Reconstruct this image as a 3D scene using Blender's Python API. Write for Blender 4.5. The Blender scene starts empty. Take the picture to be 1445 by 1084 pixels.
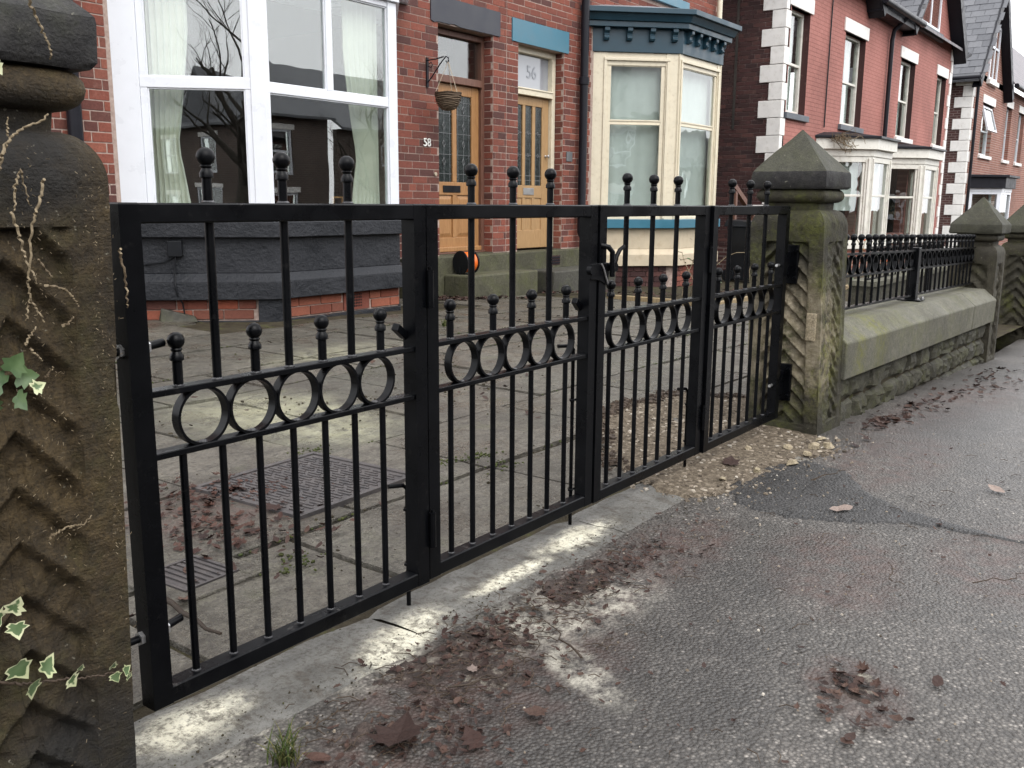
import bpy, bmesh, math, random
from mathutils import Vector, Matrix, noise
rnd = random.Random(11)
SC = bpy.context.scene
COL = SC.collection

# ---------------------------------------------------------------- camera, sky, light, exposure
cam_d = bpy.data.cameras.new('camera'); cam = bpy.data.objects.new('camera', cam_d); COL.objects.link(cam)
cam_d.sensor_width = 36.0
cam_d.lens = 1310.0 / 1445.0 * 36.0
cam_d.clip_start = 0.05; cam_d.clip_end = 2000
_r, _u, _f = Vector((.5983, -.8013, .0064)), Vector((.149, .1191, .9816)), Vector((.7873, .5863, -.1907))
cam.matrix_world = Matrix(((_r.x, _u.x, -_f.x, 0), (_r.y, _u.y, -_f.y, 0), (_r.z, _u.z, -_f.z, 1.0), (0, 0, 0, 1)))
SC.camera = cam
CAM = Vector((0, 0, 1.0))

W = bpy.data.worlds.new('World'); SC.world = W; W.use_nodes = True
wn = W.node_tree.nodes; wl = W.node_tree.links; wn.clear()
sky = wn.new('ShaderNodeTexSky'); sky.sky_type = 'NISHITA'; sky.sun_disc = False
SUN_EL, SUN_AZ = math.radians(52), math.radians(200)
sky.sun_elevation = SUN_EL; sky.sun_rotation = SUN_AZ
sky.air_density = 1.0; sky.dust_density = 4.0; sky.ozone_density = 1.0
hs = wn.new('ShaderNodeHueSaturation'); hs.inputs['Saturation'].default_value = 0.22
mixw = wn.new('ShaderNodeMixRGB'); mixw.inputs[0].default_value = 0.8; mixw.inputs[2].default_value = (9.5, 9.55, 9.8, 1)
bg = wn.new('ShaderNodeBackground'); bg.inputs['Strength'].default_value = 0.15
ow = wn.new('ShaderNodeOutputWorld')
wl.new(sky.outputs[0], hs.inputs['Color']); wl.new(hs.outputs[0], mixw.inputs[1])
wl.new(mixw.outputs[0], bg.inputs['Color']); wl.new(bg.outputs[0], ow.inputs['Surface'])

sun_d = bpy.data.lights.new('sun', 'SUN'); sun = bpy.data.objects.new('sun', sun_d); COL.objects.link(sun)
sun_d.energy = 0.8; sun_d.angle = math.radians(40); sun_d.color = (1.0, .97, .92)
# light comes from above and a little behind the viewer's right shoulder
_sd = Vector((math.sin(SUN_AZ) * math.cos(SUN_EL), math.cos(SUN_AZ) * math.cos(SUN_EL), math.sin(SUN_EL)))
sun.rotation_euler = (-_sd).to_track_quat('-Z', 'Y').to_euler()
sun.location = (0, 0, 20)

vs = SC.view_settings
SC.display_settings.display_device = 'sRGB'
vs.view_transform = 'Standard'; vs.look = 'None'; vs.gamma = 1.0; vs.use_curve_mapping = False
vs.exposure = 1.0
SC.cycles.max_bounces = 8; SC.cycles.diffuse_bounces = 3; SC.cycles.glossy_bounces = 3
SC.cycles.transparent_max_bounces = 12; SC.cycles.transmission_bounces = 4
SC.cycles.caustics_reflective = False; SC.cycles.caustics_refractive = False

# ---------------------------------------------------------------- materials
class NB:
    def __init__(s, name):
        s.m = bpy.data.materials.new(name); s.m.use_nodes = True
        s.t = s.m.node_tree; s.n = s.t.nodes; s.n.clear()
        s.out = s.n.new('ShaderNodeOutputMaterial'); s.b = s.n.new('ShaderNodeBsdfPrincipled')
        s.t.links.new(s.b.outputs[0], s.out.inputs[0])
        s._pos = None
    def lk(s, a, b):
        if hasattr(a, 'is_output'): s.t.links.new(a, b)
        else:
            if hasattr(b.default_value, '__len__') and hasattr(a, '__len__') and len(a) == 3 and len(b.default_value) == 4: a = (*a, 1)
            b.default_value = a
    @property
    def pos(s):
        if s._pos is None: s._pos = s.n.new('ShaderNodeNewGeometry')
        return s._pos.outputs['Position']
    @property
    def island(s):
        s.pos; return s._pos.outputs['Random Per Island']
    @property
    def nrm(s):
        s.pos; return s._pos.outputs['Normal']
    def objrand(s): return s.n.new('ShaderNodeObjectInfo').outputs['Random']
    def objco(s): return s.n.new('ShaderNodeTexCoord').outputs['Object']
    def scalev(s, v, sc):
        q = s.n.new('ShaderNodeMapping'); s.lk(v, q.inputs[0]); q.inputs['Scale'].default_value = sc; return q.outputs[0]
    def noise(s, scale, detail=4, rough=.55, vec=None, dist=0.):
        q = s.n.new('ShaderNodeTexNoise'); q.inputs['Scale'].default_value = scale; q.inputs['Detail'].default_value = detail
        q.inputs['Roughness'].default_value = rough; q.inputs['Distortion'].default_value = dist
        s.lk(vec if vec is not None else s.pos, q.inputs['Vector']); return q.outputs[0]
    def vor(s, scale, feature='F1', vec=None, out=0, rand=1.0):
        q = s.n.new('ShaderNodeTexVoronoi'); q.feature = feature; q.inputs['Scale'].default_value = scale
        q.inputs['Randomness'].default_value = rand
        s.lk(vec if vec is not None else s.pos, q.inputs['Vector']); return q.outputs[out]
    def wave(s, scale, vec=None, dist=2., detail=2, direction='X'):
        q = s.n.new('ShaderNodeTexWave'); q.inputs['Scale'].default_value = scale; q.inputs['Distortion'].default_value = dist
        q.inputs['Detail'].default_value = detail; q.bands_direction = direction
        s.lk(vec if vec is not None else s.pos, q.inputs['Vector']); return q.outputs[1]
    def ramp(s, x, stops):
        q = s.n.new('ShaderNodeValToRGB'); s.lk(x, q.inputs[0]); e = q.color_ramp.elements
        while len(e) > 1: e.remove(e[0])
        e[0].position = stops[0][0]; e[0].color = tuple(stops[0][1]) + (1,) if hasattr(stops[0][1], '__len__') else (stops[0][1],) * 3 + (1,)
        for p, c in stops[1:]:
            k = e.new(p); k.color = tuple(c) + (1,) if hasattr(c, '__len__') else (c,) * 3 + (1,)
        return q.outputs[0]
    def mix(s, f, a, b, mode='MIX'):
        q = s.n.new('ShaderNodeMixRGB'); q.blend_type = mode
        s.lk(f, q.inputs[0]); s.lk(a, q.inputs[1]); s.lk(b, q.inputs[2]); return q.outputs[0]
    def mt(s, op, a, b=0., clamp=False):
        q = s.n.new('ShaderNodeMath'); q.operation = op; q.use_clamp = clamp; s.lk(a, q.inputs[0]); s.lk(b, q.inputs[1]); return q.outputs[0]
    def sstep(s, x, lo, hi, a=0., b=1.):
        q = s.n.new('ShaderNodeMapRange'); q.interpolation_type = 'SMOOTHSTEP'
        s.lk(x, q.inputs[0]); q.inputs[1].default_value = lo; q.inputs[2].default_value = hi
        q.inputs[3].default_value = a; q.inputs[4].default_value = b; return q.outputs[0]
    def bump(s, h, strength=.5, dist=.01, prev=None):
        q = s.n.new('ShaderNodeBump'); q.inputs['Strength'].default_value = strength; q.inputs['Distance'].default_value = dist
        s.lk(h, q.inputs['Height'])
        if prev is not None: s.lk(prev, q.inputs['Normal'])
        return q.outputs[0]
    def xyz(s, v=None):
        q = s.n.new('ShaderNodeSeparateXYZ'); s.lk(v if v is not None else s.pos, q.inputs[0]); return q.outputs
    def blob(s, x, y, rx, ry, ang=0., vec=None):
        """1 in the middle of an ellipse on the ground, 0 at its rim and beyond"""
        q = s.n.new('ShaderNodeMapping'); q.vector_type = 'TEXTURE'; s.lk(vec if vec is not None else s.pos, q.inputs[0])
        q.inputs['Location'].default_value = (x, y, 0); q.inputs['Rotation'].default_value = (0, 0, ang); q.inputs['Scale'].default_value = (rx, ry, 50)
        l = s.n.new('ShaderNodeVectorMath'); l.operation = 'LENGTH'; s.lk(q.outputs[0], l.inputs[0])
        return s.sstep(l.outputs['Value'], 1.0, 0.0)
    def fin(s, col=None, rough=.5, nrm=None, spec=.5, metal=0., **kw):
        if col is not None: s.lk(col, s.b.inputs['Base Color'])
        s.lk(rough, s.b.inputs['Roughness']); s.b.inputs['Specular IOR Level'].default_value = spec; s.b.inputs['Metallic'].default_value = metal
        if nrm is not None: s.lk(nrm, s.b.inputs['Normal'])
        for k, v in kw.items(): s.lk(v, s.b.inputs[k])
        return s.m

def paint(name, c, rough=.4, var=.12, bump=.15, nscale=30, dirt=None, spec=None):
    spec = (.16 if max(c) < .02 else .5) if spec is None else spec
    n = NB(name); a = n.noise(6, 5); b = n.noise(nscale * 6, 3)
    lo = tuple(x * (1 - var) for x in c); hi = tuple(min(1, x * (1 + var)) for x in c)
    col = n.ramp(a, [(.3, lo), (.7, hi)])
    if dirt:
        d = n.mt('MULTIPLY', n.ramp(n.noise(nscale, 8, .7), [(.52, 0.), (.7, 1.)]), .6)
        col = n.mix(d, col, dirt)
    return n.fin(col, n.ramp(a, [(.3, rough * .8), (.7, min(1, rough * 1.25))]), n.bump(b, bump, .002), spec=spec)

M = {}
# black satin metal paint of the gates
n = NB('black_metal_paint'); a = n.noise(9, 4); sp = n.vor(260, out=0)
dust = n.ramp(n.noise(45, 6, .7), [(.59, 0.), (.76, .26)])
up = n.sstep(n.xyz(n.nrm)[2], .3, .95)
col = n.mix(n.mt('MULTIPLY', dust, n.mt('ADD', .25, up)), n.ramp(a, [(.3, (.0014, .0016, .0022)), (.7, (.0026, .0029, .0038))]), (.16, .15, .14))
M['gate'] = n.fin(col, n.ramp(a, [(.3, .22), (.75, .42)]), n.bump(n.noise(60, 3), .10, .002), spec=.13)
M['steel'] = paint('bare_steel', (.55, .55, .55), .3); M['steel'].node_tree.nodes['Principled BSDF'].inputs['Metallic'].default_value = .9
M['weld'] = paint('weld_bead_grey', (.03, .03, .033), .3, .3, .8, 60)

def brickmat(name, cols, soot=.3, gap=1.0, painted=None):
    n = NB(name)
    r = n.mt('FRACT', n.mt('ADD', n.mt('MULTIPLY', n.objrand(), 7.31), n.mt('MULTIPLY', n.island, 3.77)))
    k = len(cols); col = n.ramp(r, [(i / (k - 1), c) for i, c in enumerate(cols)])
    g = n.noise(55, 6, .65); col = n.mix(.55, col, n.ramp(g, [(.25, .35), (.55, .85), (.8, 1.25)]), 'MULTIPLY')
    big = n.ramp(n.noise(.9, 5, .6), [(.4, 0.), (.72, soot)])
    col = n.mix(big, col, (.035, .022, .02))
    eff = n.ramp(n.noise(7, 6, .7), [(.60, 0.), (.80, .35)])
    col = n.mix(eff, col, (.36, .26, .22))
    return n.fin(col, .82, n.bump(n.mt('ADD', n.noise(140, 5, .7), n.mt('MULTIPLY', g, .7)), .55, .004), spec=.25)
M['brick'] = brickmat('red_brick', [(.135, .050, .038), (.22, .070, .049), (.26, .083, .056), (.18, .058, .045), (.095, .044, .039), (.285, .10, .067)])
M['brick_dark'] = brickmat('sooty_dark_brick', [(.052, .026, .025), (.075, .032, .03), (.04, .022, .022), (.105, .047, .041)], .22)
M['brick_orange'] = brickmat('orange_brick', [(.32, .085, .045), (.11, .045, .035), (.36, .12, .07), (.20, .06, .04)], .2)
n = NB('lime_mortar'); col = n.ramp(n.noise(30, 6), [(.3, (.27, .20, .17)), (.7, (.42, .335, .29))])
M['mortar'] = n.fin(col, .95, n.bump(n.noise(200, 4), .5, .003), spec=.1)
n = NB('dark_mortar'); col = n.ramp(n.noise(30, 6), [(.3, (.22, .17, .16)), (.7, (.38, .31, .29))])
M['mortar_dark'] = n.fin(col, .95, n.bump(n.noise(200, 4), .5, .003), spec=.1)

def brick_tex(name, c1, c2, mor, axis='XZ', strength=.5, msize=.012):
    """courses too far away to pick apart"""
    n = NB(name); o = n.xyz(); cb = n.n.new('ShaderNodeCombineXYZ')
    n.lk(o[0] if axis == 'XZ' else o[1], cb.inputs[0]); n.lk(o[2], cb.inputs[1])
    q = n.n.new('ShaderNodeTexBrick'); n.lk(cb.outputs[0], q.inputs['Vector']); q.inputs['Scale'].default_value = 1.0
    q.inputs['Brick Width'].default_value = .236; q.inputs['Row Height'].default_value = .08; q.inputs['Mortar Size'].default_value = msize
    q.inputs['Color1'].default_value = (*c1, 1); q.inputs['Color2'].default_value = (*c2, 1); q.inputs['Mortar'].default_value = (*mor, 1)
    w = n.ramp(n.noise(.7, 6, .65), [(.35, .72), (.65, 1.12)])
    col = n.mix(.8, q.outputs[0], w, 'MULTIPLY')
    st = n.ramp(n.noise(2.2, 6, .7, n.scalev(n.pos, (1, 1, .35))), [(.55, 0.), (.8, .35)])
    col = n.mix(st, col, tuple(x * .45 for x in c1))
    return n.fin(col, .8, n.bump(n.mt('ADD', n.mt('MULTIPLY', q.outputs[1], -1.), n.mt('MULTIPLY', n.noise(40, 4), .3)), strength, .012), spec=.2)
M['red_painted'] = brick_tex('red_painted_brickwork', (.36, .155, .13), (.34, .145, .122), (.265, .108, .092), 'XZ', .6, .008)  # red paint with the pale wash of lens flare mixed into the colour
M['far_brick'] = brick_tex('far_pink_brickwork', (.27, .11, .078), (.20, .078, .058), (.33, .24, .20))
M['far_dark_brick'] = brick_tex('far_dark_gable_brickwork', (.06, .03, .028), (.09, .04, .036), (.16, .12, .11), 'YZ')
M['opp_brick'] = brick_tex('soot_grey_brickwork', (.115, .080, .066), (.085, .062, .054), (.15, .13, .115))
M['upper_brick'] = brick_tex('upper_red_brickwork', (.20, .066, .048), (.15, .052, .042), (.36, .27, .23))

n = NB('black_masonry_paint'); a = n.noise(3, 6); fl = n.ramp(n.noise(22, 8, .75), [(.71, 0.), (.75, 1.)])
col = n.mix(n.mt('MULTIPLY', fl, n.ramp(n.noise(1.7, 2), [(.55, 0.), (.65, .75)])), n.ramp(a, [(.3, (.010, .0115, .0145)), (.7, (.026, .0275, .032))]), (.35, .34, .33))
M['black_masonry'] = n.fin(col, n.ramp(a, [(.3, .35), (.7, .6)]), n.bump(n.mt('ADD', n.noise(35, 7, .65), n.mt('MULTIPLY', n.noise(5, 4), 2.)), .6, .02), spec=.22)
M['lintel_grey'] = paint('dark_slate_grey_paint', (.030, .032, .042), .5, .15, .5, 12)
M['white_pvc'] = paint('white_window_plastic', (.66, .68, .72), .3, .03, .03)
M['cream'] = paint('cream_gloss_paint', (.62, .56, .43), .4, .05, .15, 20, (.45, .38, .27))
M['cream_stone'] = paint('cream_painted_stone', (.47, .40, .29), .7, .1, .4, 10, (.35, .27, .18))
M['offwhite'] = paint('weathered_offwhite_paint', (.66, .64, .58), .5, .07, .3, 9, (.38, .35, .29))
M['quoin'] = paint('white_painted_stone', (.74, .72, .69), .6, .06, .3, 10, (.5, .47, .42))
M['teal'] = paint('teal_gloss_paint', (.035, .14, .20), .35, .08, .12)
M['teal_dark'] = paint('dark_teal_gloss_paint', (.010, .039, .060), .4, .1, .12)
M['grey_sill'] = paint('grey_painted_sill', (.09, .10, .115), .6, .1, .2)
M['black_plastic'] = paint('black_plastic', (.010, .011, .013), .35, .2, .1)
M['cast_iron'] = paint('black_cast_iron_paint', (.012, .012, .016), .35, .2, .3)
M['black_wood'] = paint('black_painted_bargeboard', (.013, .013, .017), .45, .2, .2)

def wood(name, c1, c2, rough=.45):
    n = NB(name); v = n.scalev(n.pos, (14, 14, 1.2)); g = n.noise(5, 6, .65, v, .6)
    col = n.ramp(g, [(.3, c1), (.68, c2)])
    return n.fin(col, rough, n.bump(g, .25, .002), spec=.4)
M['oak'] = wood('honey_oak_varnish', (.235, .115, .042), (.385, .205, .085))
M['pale_oak'] = wood('pale_oak_varnish', (.28, .165, .075), (.41, .26, .125))
M['brown_frame'] = wood('brown_stained_frame', (.085, .038, .026), (.17, .085, .060), .5)
M['timber'] = wood('weathered_timber', (.16, .115, .06), (.30, .23, .13), .8)

def glassmat(name, tint, f0=.15, wob=.012):
    """thin glass: clear, with a Schlick mirror share on each face"""
    n = NB(name); n.n.remove(n.b)
    tr = n.n.new('ShaderNodeBsdfTransparent'); tr.inputs[0].default_value = (*tint, 1)
    gl = n.n.new('ShaderNodeBsdfGlossy'); gl.inputs['Roughness'].default_value = 0.0
    n.lk(n.bump(n.noise(1.6, 2), wob, .06), gl.inputs['Normal'])
    dt = n.n.new('ShaderNodeVectorMath'); dt.operation = 'DOT_PRODUCT'; n.lk(n.nrm, dt.inputs[0]); n.t.links.new(n._pos.outputs['Incoming'], dt.inputs[1])
    g = n.mt('POWER', n.mt('SUBTRACT', 1.0, n.mt('ABSOLUTE', dt.outputs['Value'])), 5.0)
    mx = n.n.new('ShaderNodeMixShader'); n.lk(n.mt('ADD', f0, n.mt('MULTIPLY', g, 1 - f0), True), mx.inputs[0])
    n.t.links.new(tr.outputs[0], mx.inputs[1]); n.t.links.new(gl.outputs[0], mx.inputs[2]); n.t.links.new(mx.outputs[0], n.out.inputs[0])
    return n.m
M['glass'] = glassmat('window_glass', (.90, .94, .92), .17)
M['glass_old'] = glassmat('old_wavy_window_glass', (.92, .95, .94), .13, .06)
n = NB('textured_door_glass'); M['door_glass'] = n.fin(n.ramp(n.noise(20, 3), [(.3, (.006, .010, .010)), (.7, (.028, .036, .034))]), .18, n.bump(n.noise(60, 3), .3, .004), spec=.5)
n = NB('sky_pale_fanlight_glass'); M['sky_pale'] = n.fin((.27, .285, .31), .06, n.bump(n.noise(3, 2), .04, .02), spec=1.0)  # pale base colour stands in for bright sky reflected in the pane
M['lead'] = paint('lead_came', (.14, .145, .15), .4)
M['curtain'] = paint('pale_sage_curtain', (.80, .79, .70), .9, .08, .3, 14)
M['net'] = paint('grey_net_blind', (.62, .66, .63), .9, .06, .2, 8)
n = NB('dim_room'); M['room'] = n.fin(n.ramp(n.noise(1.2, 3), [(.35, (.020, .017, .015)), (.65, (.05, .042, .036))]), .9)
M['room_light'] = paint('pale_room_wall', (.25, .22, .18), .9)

def stone(name, c1, c2, c3, moss=.5, soot=.6, mosscol=(.085, .10, .022), bump=.8, sootcol=(.014, .012, .010), tool=0., k=1., pale=None, green=(), black=()):
    n = NB(name); p = n.pos; c1, c2, c3 = [tuple(x * k for x in c) for c in (c1, c2, c3)]; mosscol = tuple(x * (k * .5 + .5) for x in mosscol)
    a = n.noise(3.2, 7, .62); b = n.noise(28, 8, .7); g = n.noise(190, 4, .6)
    col = n.ramp(b, [(.25, c1), (.5, c2), (.75, c3)])
    col = n.mix(.75, col, n.ramp(g, [(.28, .35), (.5, 1.), (.72, 1.6)]), 'MULTIPLY')
    pit = n.ramp(n.noise(95, 8, .75), [(.58, 0.), (.67, .75)]); col = n.mix(pit, col, tuple(x * .35 for x in c1))
    col = n.mix(n.ramp(n.noise(2.1, 6, .6), [(.42, 0.), (.62, soot)]), col, sootcol)
    m = n.mt('MULTIPLY', n.ramp(n.noise(4.3, 7, .7), [(.48, 0.), (.66, moss)]), n.ramp(n.noise(60, 5), [(.35, .25), (.6, 1.)]))
    col = n.mix(m, col, mosscol)
    for gx, gy_, gz_, gr in black:   # near-black blotches: soot crust high up, plain darkening low down
        q = n.n.new('ShaderNodeVectorMath'); q.operation = 'DISTANCE'; n.lk(p, q.inputs[0]); q.inputs[1].default_value = (gx, gy_, gz_)
        gm_ = n.mt('MULTIPLY', n.sstep(q.outputs['Value'], gr, gr * .45), n.ramp(n.noise(14, 7, .72), [(.30, .25), (.52, .92)])); col = n.mix(gm_, col, (.012, .0115, .011))
    for gx, gy_, gz_, gr in green:   # lichen and algae where water runs down
        q = n.n.new('ShaderNodeVectorMath'); q.operation = 'DISTANCE'; n.lk(n.scalev(p, (1, 1, .55)), q.inputs[0]); q.inputs[1].default_value = (gx, gy_, gz_ * .55)
        gm_ = n.mt('MULTIPLY', n.sstep(q.outputs['Value'], gr, gr * .2), n.ramp(n.noise(26, 7, .72), [(.42, 0.), (.60, .8)])); col = n.mix(gm_, col, (.12, .12, .028))
    lich = n.ramp(n.noise(85, 3, .5), [(.70, 0.), (.76, .4)])
    col = n.mix(lich, col, (.36, .34, .27))
    if pale:   # bruised stone where the face was freshly knocked back
        q = n.n.new('ShaderNodeVectorMath'); q.operation = 'DISTANCE'; n.lk(p, q.inputs[0]); q.inputs[1].default_value = pale[:3]
        pm = n.mt('MULTIPLY', n.sstep(q.outputs['Value'], pale[3], pale[3] * .35), n.ramp(n.noise(11, 7, .7), [(.38, 0.), (.56, .9)]))
        col = n.mix(pm, col, n.ramp(b, [(.3, (.13, .105, .065)), (.7, (.30, .26, .19))]))
    h = n.mt('ADD', b, n.mt('MULTIPLY', g, .35))
    nm = n.bump(h, bump, .012)
    if tool:
        nm = n.bump(n.wave(55, n.scalev(p, (.08, .08, 1.)), 3.5, 3, 'Z'), tool, .004, nm)
    return n.fin(col, n.ramp(a, [(.3, .62), (.7, .9)]), nm, spec=.3)
M['grit_dark'] = stone('sooty_gritstone', (.036, .025, .011), (.092, .062, .026), (.185, .128, .056), .42, .50, (.085, .080, .020), .9, (.009, .008, .007), .10, .48, black=((.66, 1.335, 1.06, .13), (.56, 1.335, .90, .09), (.68, 1.335, .10, .18)))
M['grit_black'] = stone('blackened_gritstone_cap', (.010, .010, .011), (.020, .019, .019), (.042, .040, .036), .12, .4, bump=.6)
M['grit_moss'] = stone('mossy_gritstone', (.042, .037, .022), (.090, .080, .050), (.165, .148, .098), .72, .55, (.115, .125, .022), .7, (.016, .015, .012), k=.35, pale=(4.05, 1.50, .42, .40), green=((4.05, 1.33, .30, .16), (4.2, 1.31, .35, .17), (4.06, 1.34, .62, .08)))
M['grit_far'] = stone('brown_gritstone', (.042, .037, .024), (.090, .080, .055), (.150, .135, .095), .3, .4, (.08, .08, .025), .7, k=.5)
M['grit_cap'] = stone('grey_green_capstone', (.055, .055, .038), (.085, .083, .058), (.12, .115, .08), .35, .3, (.065, .07, .025), .45, k=.45)
M['cap_side'] = M['grit_cap']
M['coping'] = stone('green_grey_coping', (.085, .085, .062), (.135, .13, .10), (.19, .18, .14), .5, .28, (.12, .125, .045), .45, k=.80, green=((4.95, 1.36, .40, .20), (4.6, 1.31, .30, .14)))
M['rubble_stone'] = stone('mossy_rubble_stone', (.03, .03, .02), (.08, .076, .055), (.17, .16, .12), .6, .45, (.08, .085, .025), .9, k=.6)
M['pale_cut'] = stone('freshly_cut_gritstone', (.19, .155, .10), (.30, .25, .17), (.42, .36, .27), .15, .15, bump=.9)
M['step_stone'] = stone('mossy_step_stone', (.075, .075, .045), (.125, .122, .078), (.18, .17, .115), .55, .4, (.10, .11, .035), .6, k=.6)
M['step_dark'] = stone('dark_step_stone', (.035, .034, .028), (.062, .06, .05), (.10, .095, .08), .3, .5, bump=.6)

# flagstones: each slab its own tint; wet, silty, a little green
n = NB('wet_flagstone'); r = n.mt('FRACT', n.mt('MULTIPLY', n.objrand(), 5.7))
base = n.ramp(r, [(0, (.055, .050, .038)), (.3, (.135, .122, .097)), (.55, (.078, .076, .058)), (.8, (.165, .150, .122)), (1, (.105, .094, .074))])
a = n.noise(1.7, 7, .62); b = n.noise(16, 8, .68); g = n.noise(240, 3)
col = n.mix(.75, base, n.ramp(b, [(.25, .42), (.5, 1.0), (.75, 1.5)]), 'MULTIPLY')
col = n.mix(.6, col, n.ramp(g, [(.35, .6), (.65, 1.3)]), 'MULTIPLY')
col = n.mix(n.ramp(a, [(.45, 0.), (.62, .8)]), col, (.062, .053, .042))
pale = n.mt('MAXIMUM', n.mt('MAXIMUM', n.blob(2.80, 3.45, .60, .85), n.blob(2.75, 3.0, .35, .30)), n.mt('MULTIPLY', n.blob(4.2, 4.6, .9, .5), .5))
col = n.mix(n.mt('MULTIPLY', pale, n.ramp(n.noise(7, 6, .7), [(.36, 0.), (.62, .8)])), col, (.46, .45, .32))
grn = n.ramp(n.noise(2.9, 6, .7), [(.56, 0.), (.72, .45)])
col = n.mix(grn, col, (.085, .092, .035))
damp = None   # damp, slimy patches on the flags, most of them towards the house
for q in [(4.6, 5.4, 2.2, 1.1, .2), (6.6, 5.5, 2.2, 1.5, -.2), (8.4, 5.5, 2.0, 1.5, 0), (3.2, 4.9, .9, .5, .5), (5.6, 4.2, 1.0, .4, .2), (1.7, 3.3, .6, .4, 0), (8.0, 4.3, 1.2, .6, .2), (3.6, 2.5, .5, .35, .6)]:
    w = n.blob(*q); damp = w if damp is None else n.mt('MAXIMUM', damp, w)
dm = n.mt('MULTIPLY', n.sstep(damp, .05, .6), n.ramp(n.noise(4.5, 7, .7), [(.30, .35), (.52, .95)]))
col = n.mix(dm, col, n.ramp(n.noise(11, 6, .65), [(.3, (.050, .046, .036)), (.7, (.115, .105, .080))]))
mud = n.ramp(n.noise(7.5, 8, .72), [(.56, 0.), (.70, .6)]); col = n.mix(mud, col, (.10, .082, .060))
red = n.mt('MULTIPLY', n.blob(1.72, 2.5, .42, .5, .4), n.ramp(n.noise(14, 6, .7), [(.35, 0.), (.6, .8)]))
col = n.mix(red, col, (.12, .06, .05))
spk = n.ramp(n.noise(75, 8, .78), [(.50, 0.), (.60, .8)]); col = n.mix(spk, col, (.030, .025, .020))
grn_ = n.ramp(n.vor(130, out=0), [(.10, .55), (.22, 0.)]); col = n.mix(n.mt('MULTIPLY', grn_, n.ramp(n.noise(5, 4), [(.45, 0.), (.6, 1.)])), col, (.45, .42, .36))
scr = n.ramp(n.noise(9, 8, .8, n.scalev(n.pos, (1, 2.2, 1))), [(.50, 0.), (.60, .7)]); col = n.mix(scr, col, (.045, .038, .029))
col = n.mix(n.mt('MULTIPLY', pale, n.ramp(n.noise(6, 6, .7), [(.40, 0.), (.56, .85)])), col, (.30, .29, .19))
M['flag'] = n.fin(col, n.ramp(n.noise(2.6, 6, .65), [(.40, .72), (.58, .26)]), n.bump(n.mt('ADD', n.mt('ADD', b, n.noise(48, 6, .7)), n.mt('MULTIPLY', g, .3)), .9, .018), spec=.5)
n = NB('mossy_joint_soil'); col = n.ramp(n.noise(9, 7, .7), [(.3, (.022, .018, .013)), (.55, (.05, .042, .028)), (.72, (.075, .085, .025))])
M['soil'] = n.fin(col, .95, n.bump(n.noise(120, 5), .8, .01), spec=.1)

# pavement tarmac with chippings, leaf mud, mortar dust
def tarmac(name, dark, light, near=True):
    n = NB(name); p = n.pos
    v1 = n.vor(115, out=1); d1 = n.vor(115, out=0)
    a = n.noise(1.3, 6, .6); b = n.noise(9, 7, .65); fine = n.noise(420, 3)
    stone_v = n.ramp(v1, [(0, dark), (.45, tuple((x + y) / 2 for x, y in zip(dark, light))), (.75, light), (.90, tuple(x * 1.7 for x in light)), (1, tuple(x * 3.4 for x in light))])
    col = n.mix(n.ramp(d1, [(.0, 0.), (.62, .85)]), stone_v, tuple(x * .6 for x in dark))
    col = n.mix(.6, col, n.ramp(b, [(.28, .5), (.72, 1.5)]), 'MULTIPLY')
    col = n.mix(n.ramp(a, [(.40, 0.), (.62, .55)]), col, tuple(x * .6 for x in dark))
    rough = n.ramp(a, [(.35, .60), (.65, .34)])
    h = n.mt('ADD', n.mt('MULTIPLY', d1, -1.1), n.mt('MULTIPLY', fine, .5))
    if near:
        brk = n.ramp(n.noise(13, 8, .72), [(.38, 0.), (.58, 1.)]); brk2 = n.ramp(n.noise(30, 8, .75), [(.40, 0.), (.55, 1.)])
        mud = None
        for q in [(1.50, 1.14, .52, .34, -.3), (1.95, 1.20, .42, .22, .2), (2.35, 1.18, .55, .24, 0), (1.90, .50, .22, .16, .5), (1.10, 1.08, .34, .26, 0), (3.9, .95, .8, .32, 0), (5.6, 1.05, 2.2, .35, -.05), (2.9, .30, .5, .4, 0), (2.55, .75, .5, .3, .3)]:
            w = n.blob(*q); mud = w if mud is None else n.mt('MAXIMUM', mud, w)
        mk = n.mt('MULTIPLY', n.sstep(mud, .05, .55), brk)
        col = n.mix(n.mt('MULTIPLY', mk, .85), col, n.ramp(n.noise(22, 5), [(.3, (.030, .019, .016)), (.7, (.085, .055, .046))]))
        wet = None
        for q in [(1.35, .92, .55, .35, .3), (1.75, .80, .7, .30, .2), (2.3, .95, .6, .25, 0), (1.2, .75, .4, .3, .6), (3.2, 1.12, .5, .2, 0), (4.9, .9, 1.4, .3, 0)]:
            w = n.blob(*q); wet = w if wet is None else n.mt('MAXIMUM', wet, w)
        wk = n.mt('MULTIPLY', n.sstep(wet, .05, .7), n.ramp(n.noise(5, 7, .7), [(.30, .25), (.55, .85)]))
        col = n.mix(n.mt('MULTIPLY', wk, .62), col, (.022, .020, .019)); rough = n.mix(n.mt('MULTIPLY', wk, .6), rough, (.32, .32, .32))
        dust = None
        for q in [(1.40, 1.40, .34, .14, .2), (2.15, 1.44, .45, .13, 0.), (.93, 1.42, .28, .22, 0.), (1.85, 1.20, .52, .24, -.2), (1.62, 1.02, .30, .10, 1.1), (3.45, 1.30, .65, .16, 0.)]:
            w = n.blob(*q); dust = w if dust is None else n.mt('MAXIMUM', dust, w)
        dk = n.mt('MULTIPLY', n.sstep(dust, .12, .75), brk2)
        col = n.mix(n.mt('MULTIPLY', n.mt('MULTIPLY', dk, brk), .75), col, (.40, .38, .32))
        rough = n.mix(dk, rough, (.9, .9, .9))
    return n.fin(col, rough, n.bump(h, .75, .006), spec=.45)
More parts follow.
